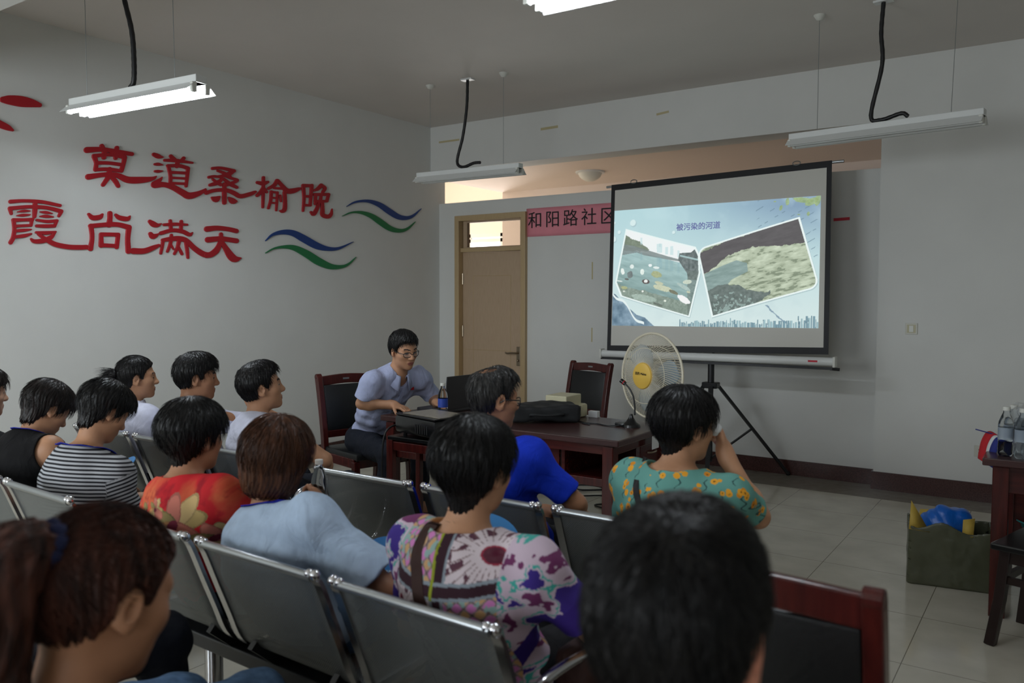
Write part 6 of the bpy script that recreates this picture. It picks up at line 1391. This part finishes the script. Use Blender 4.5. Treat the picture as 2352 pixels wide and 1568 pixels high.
# scrunchie of the nearest woman, hair tie of the front-row woman
def scrunchie(I, p, R1, R2, m, s):
    T = lambda q: I['hp'] + I['Rh'] @ (np.array(q) * s); mb = MB(); ax_ = nrm(np.array((-.01, -.9, .12))); a = nrm(np.cross(ax_, (1, 0, 0))); b = np.cross(ax_, a); n = 60
    pts = [tuple(T(np.array(p) + (a * math.cos(t) + b * math.sin(t)) * (R1 + .12 * R2 * math.sin(9 * t)))) for t in np.linspace(0, 2 * math.pi, n + 1)]
    mb.tube(pts, [R2 * s * (1 + .18 * math.sin(i * 2.1)) for i in range(n + 1)], 10); mb.build('scrunchie', m, I['root'], smooth=60)
scrunchie(P_['scrunchie'], (-.002, -.128, .078), .026, .017, mat('navy_velvet', srgb(20, 28, 66), .9, bump=.6, nscale=90, bdist=.01), .95)
scrunchie(P_['pony'], (0, -.118, .033), .013, .006, CL['black'], .93)
# small badge on the presenter's pocket
I = pr; 
def chest_pt(x, z): return surf_back(I, x, z, .002, True)
bp = chest_pt(-.085, .90)
if bp is not None:
    mb = MB(); mb.box(tuple(bp + np.array((0, .002, 0))), (.024, .004, .02), bev=.002); mb.build('badge', MT['red_acrylic'], I['root'])
# button placket
mb = MB(); Q = [p for p in (chest_pt(0.0, z) for z in np.linspace(.62, .96, 14)) if p is not None]
if len(Q) > 3:
    mb.sweep([tuple(p) for p in Q], lambda i: [(-.013, -.001), (.013, -.001), (.013, .001), (-.013, .001)], up=(0, 1, 0)); mb.build('placket', CL['blueshirt'], I['root'])
# tissue, held bottle and hand fans
g = SDF((-.05, -.05, -.05), (.05, .05, .05), .004); g.ell((0, 0, 0), (.026, .02, .022), k=.01); _, X, Y, Z = g.win(g.lo, g.lo + g.n * g.h); g.d = (g.d + .004 * np.sin(X * 130 + Z * 90) * np.sin(Y * 120 - Z * 70)).astype(np.float32); V, F = g.mesh()
o = np_mesh('tissue', V, F, MT['paper']); o.location = tuple(at(1641, 984, -4.43)); tag(o, 'crumpled white tissue in the hand of the teal-bloused woman', 'tissue')
FANP = mat('pale_print', srgb(206, 226, 236), .6)
def hand_fan(label, loc, eul):
    r = empty('hand_fan', loc); r.rotation_euler = eul; tag(r, label, 'hand fan', 'blue advertising hand fans')
    mb = MB(); mb.prism([(.105 * math.cos(a) * (1 - .06 * math.cos(2 * a)), .085 * math.sin(a)) for a in np.linspace(0, 2 * math.pi, 36)[:-1]], -.0015, .0015); mb.build('blade', MT['bluefan'], r)
    mb = MB(); mb.box((0, -.13, 0), (.018, .12, .004), bev=.0015); mb.build('handle', MT['whiteplastic'], r)
    mb = MB(); mb.ball((-.045, .02, .0017), .017, 8, sq=(1, 1.3, .05)); mb.ball((-.012, .02, .0017), .012, 8, sq=(.8, 1.2, .05)); 
    mb.build('print', FANP, r)
    mb = MB()
    for k in range(3): mb.box((.030 + k * .015, .018, .0019), (.011, .012, .0006))
    for k in range(5): mb.box((-.03 + k * .013, -.028, .0019), (.010, .009, .0006))
    mb.build('print', FANP, r)
hand_fan('blue hand fan on the lap of the striped-top woman', tuple(at(275, 1078, -5.0)), (math.radians(38), 0, math.radians(-25)))
hand_fan('blue hand fan beside the paisley blouse, held by the light-blue bloused woman', tuple(at(892, 1292, -5.2)), (math.radians(60), 0, math.radians(30)))
hand_fan('blue hand fan in front of the paisley-bloused woman', tuple(at(1128, 1240, -5.08)), (math.radians(55), math.radians(20), math.radians(50)))
bottle('half-hidden clear bottle in the hand beside the auburn bob', (3.505, -5.0, .685), .215, .03, None, 'bottles held by the audience')
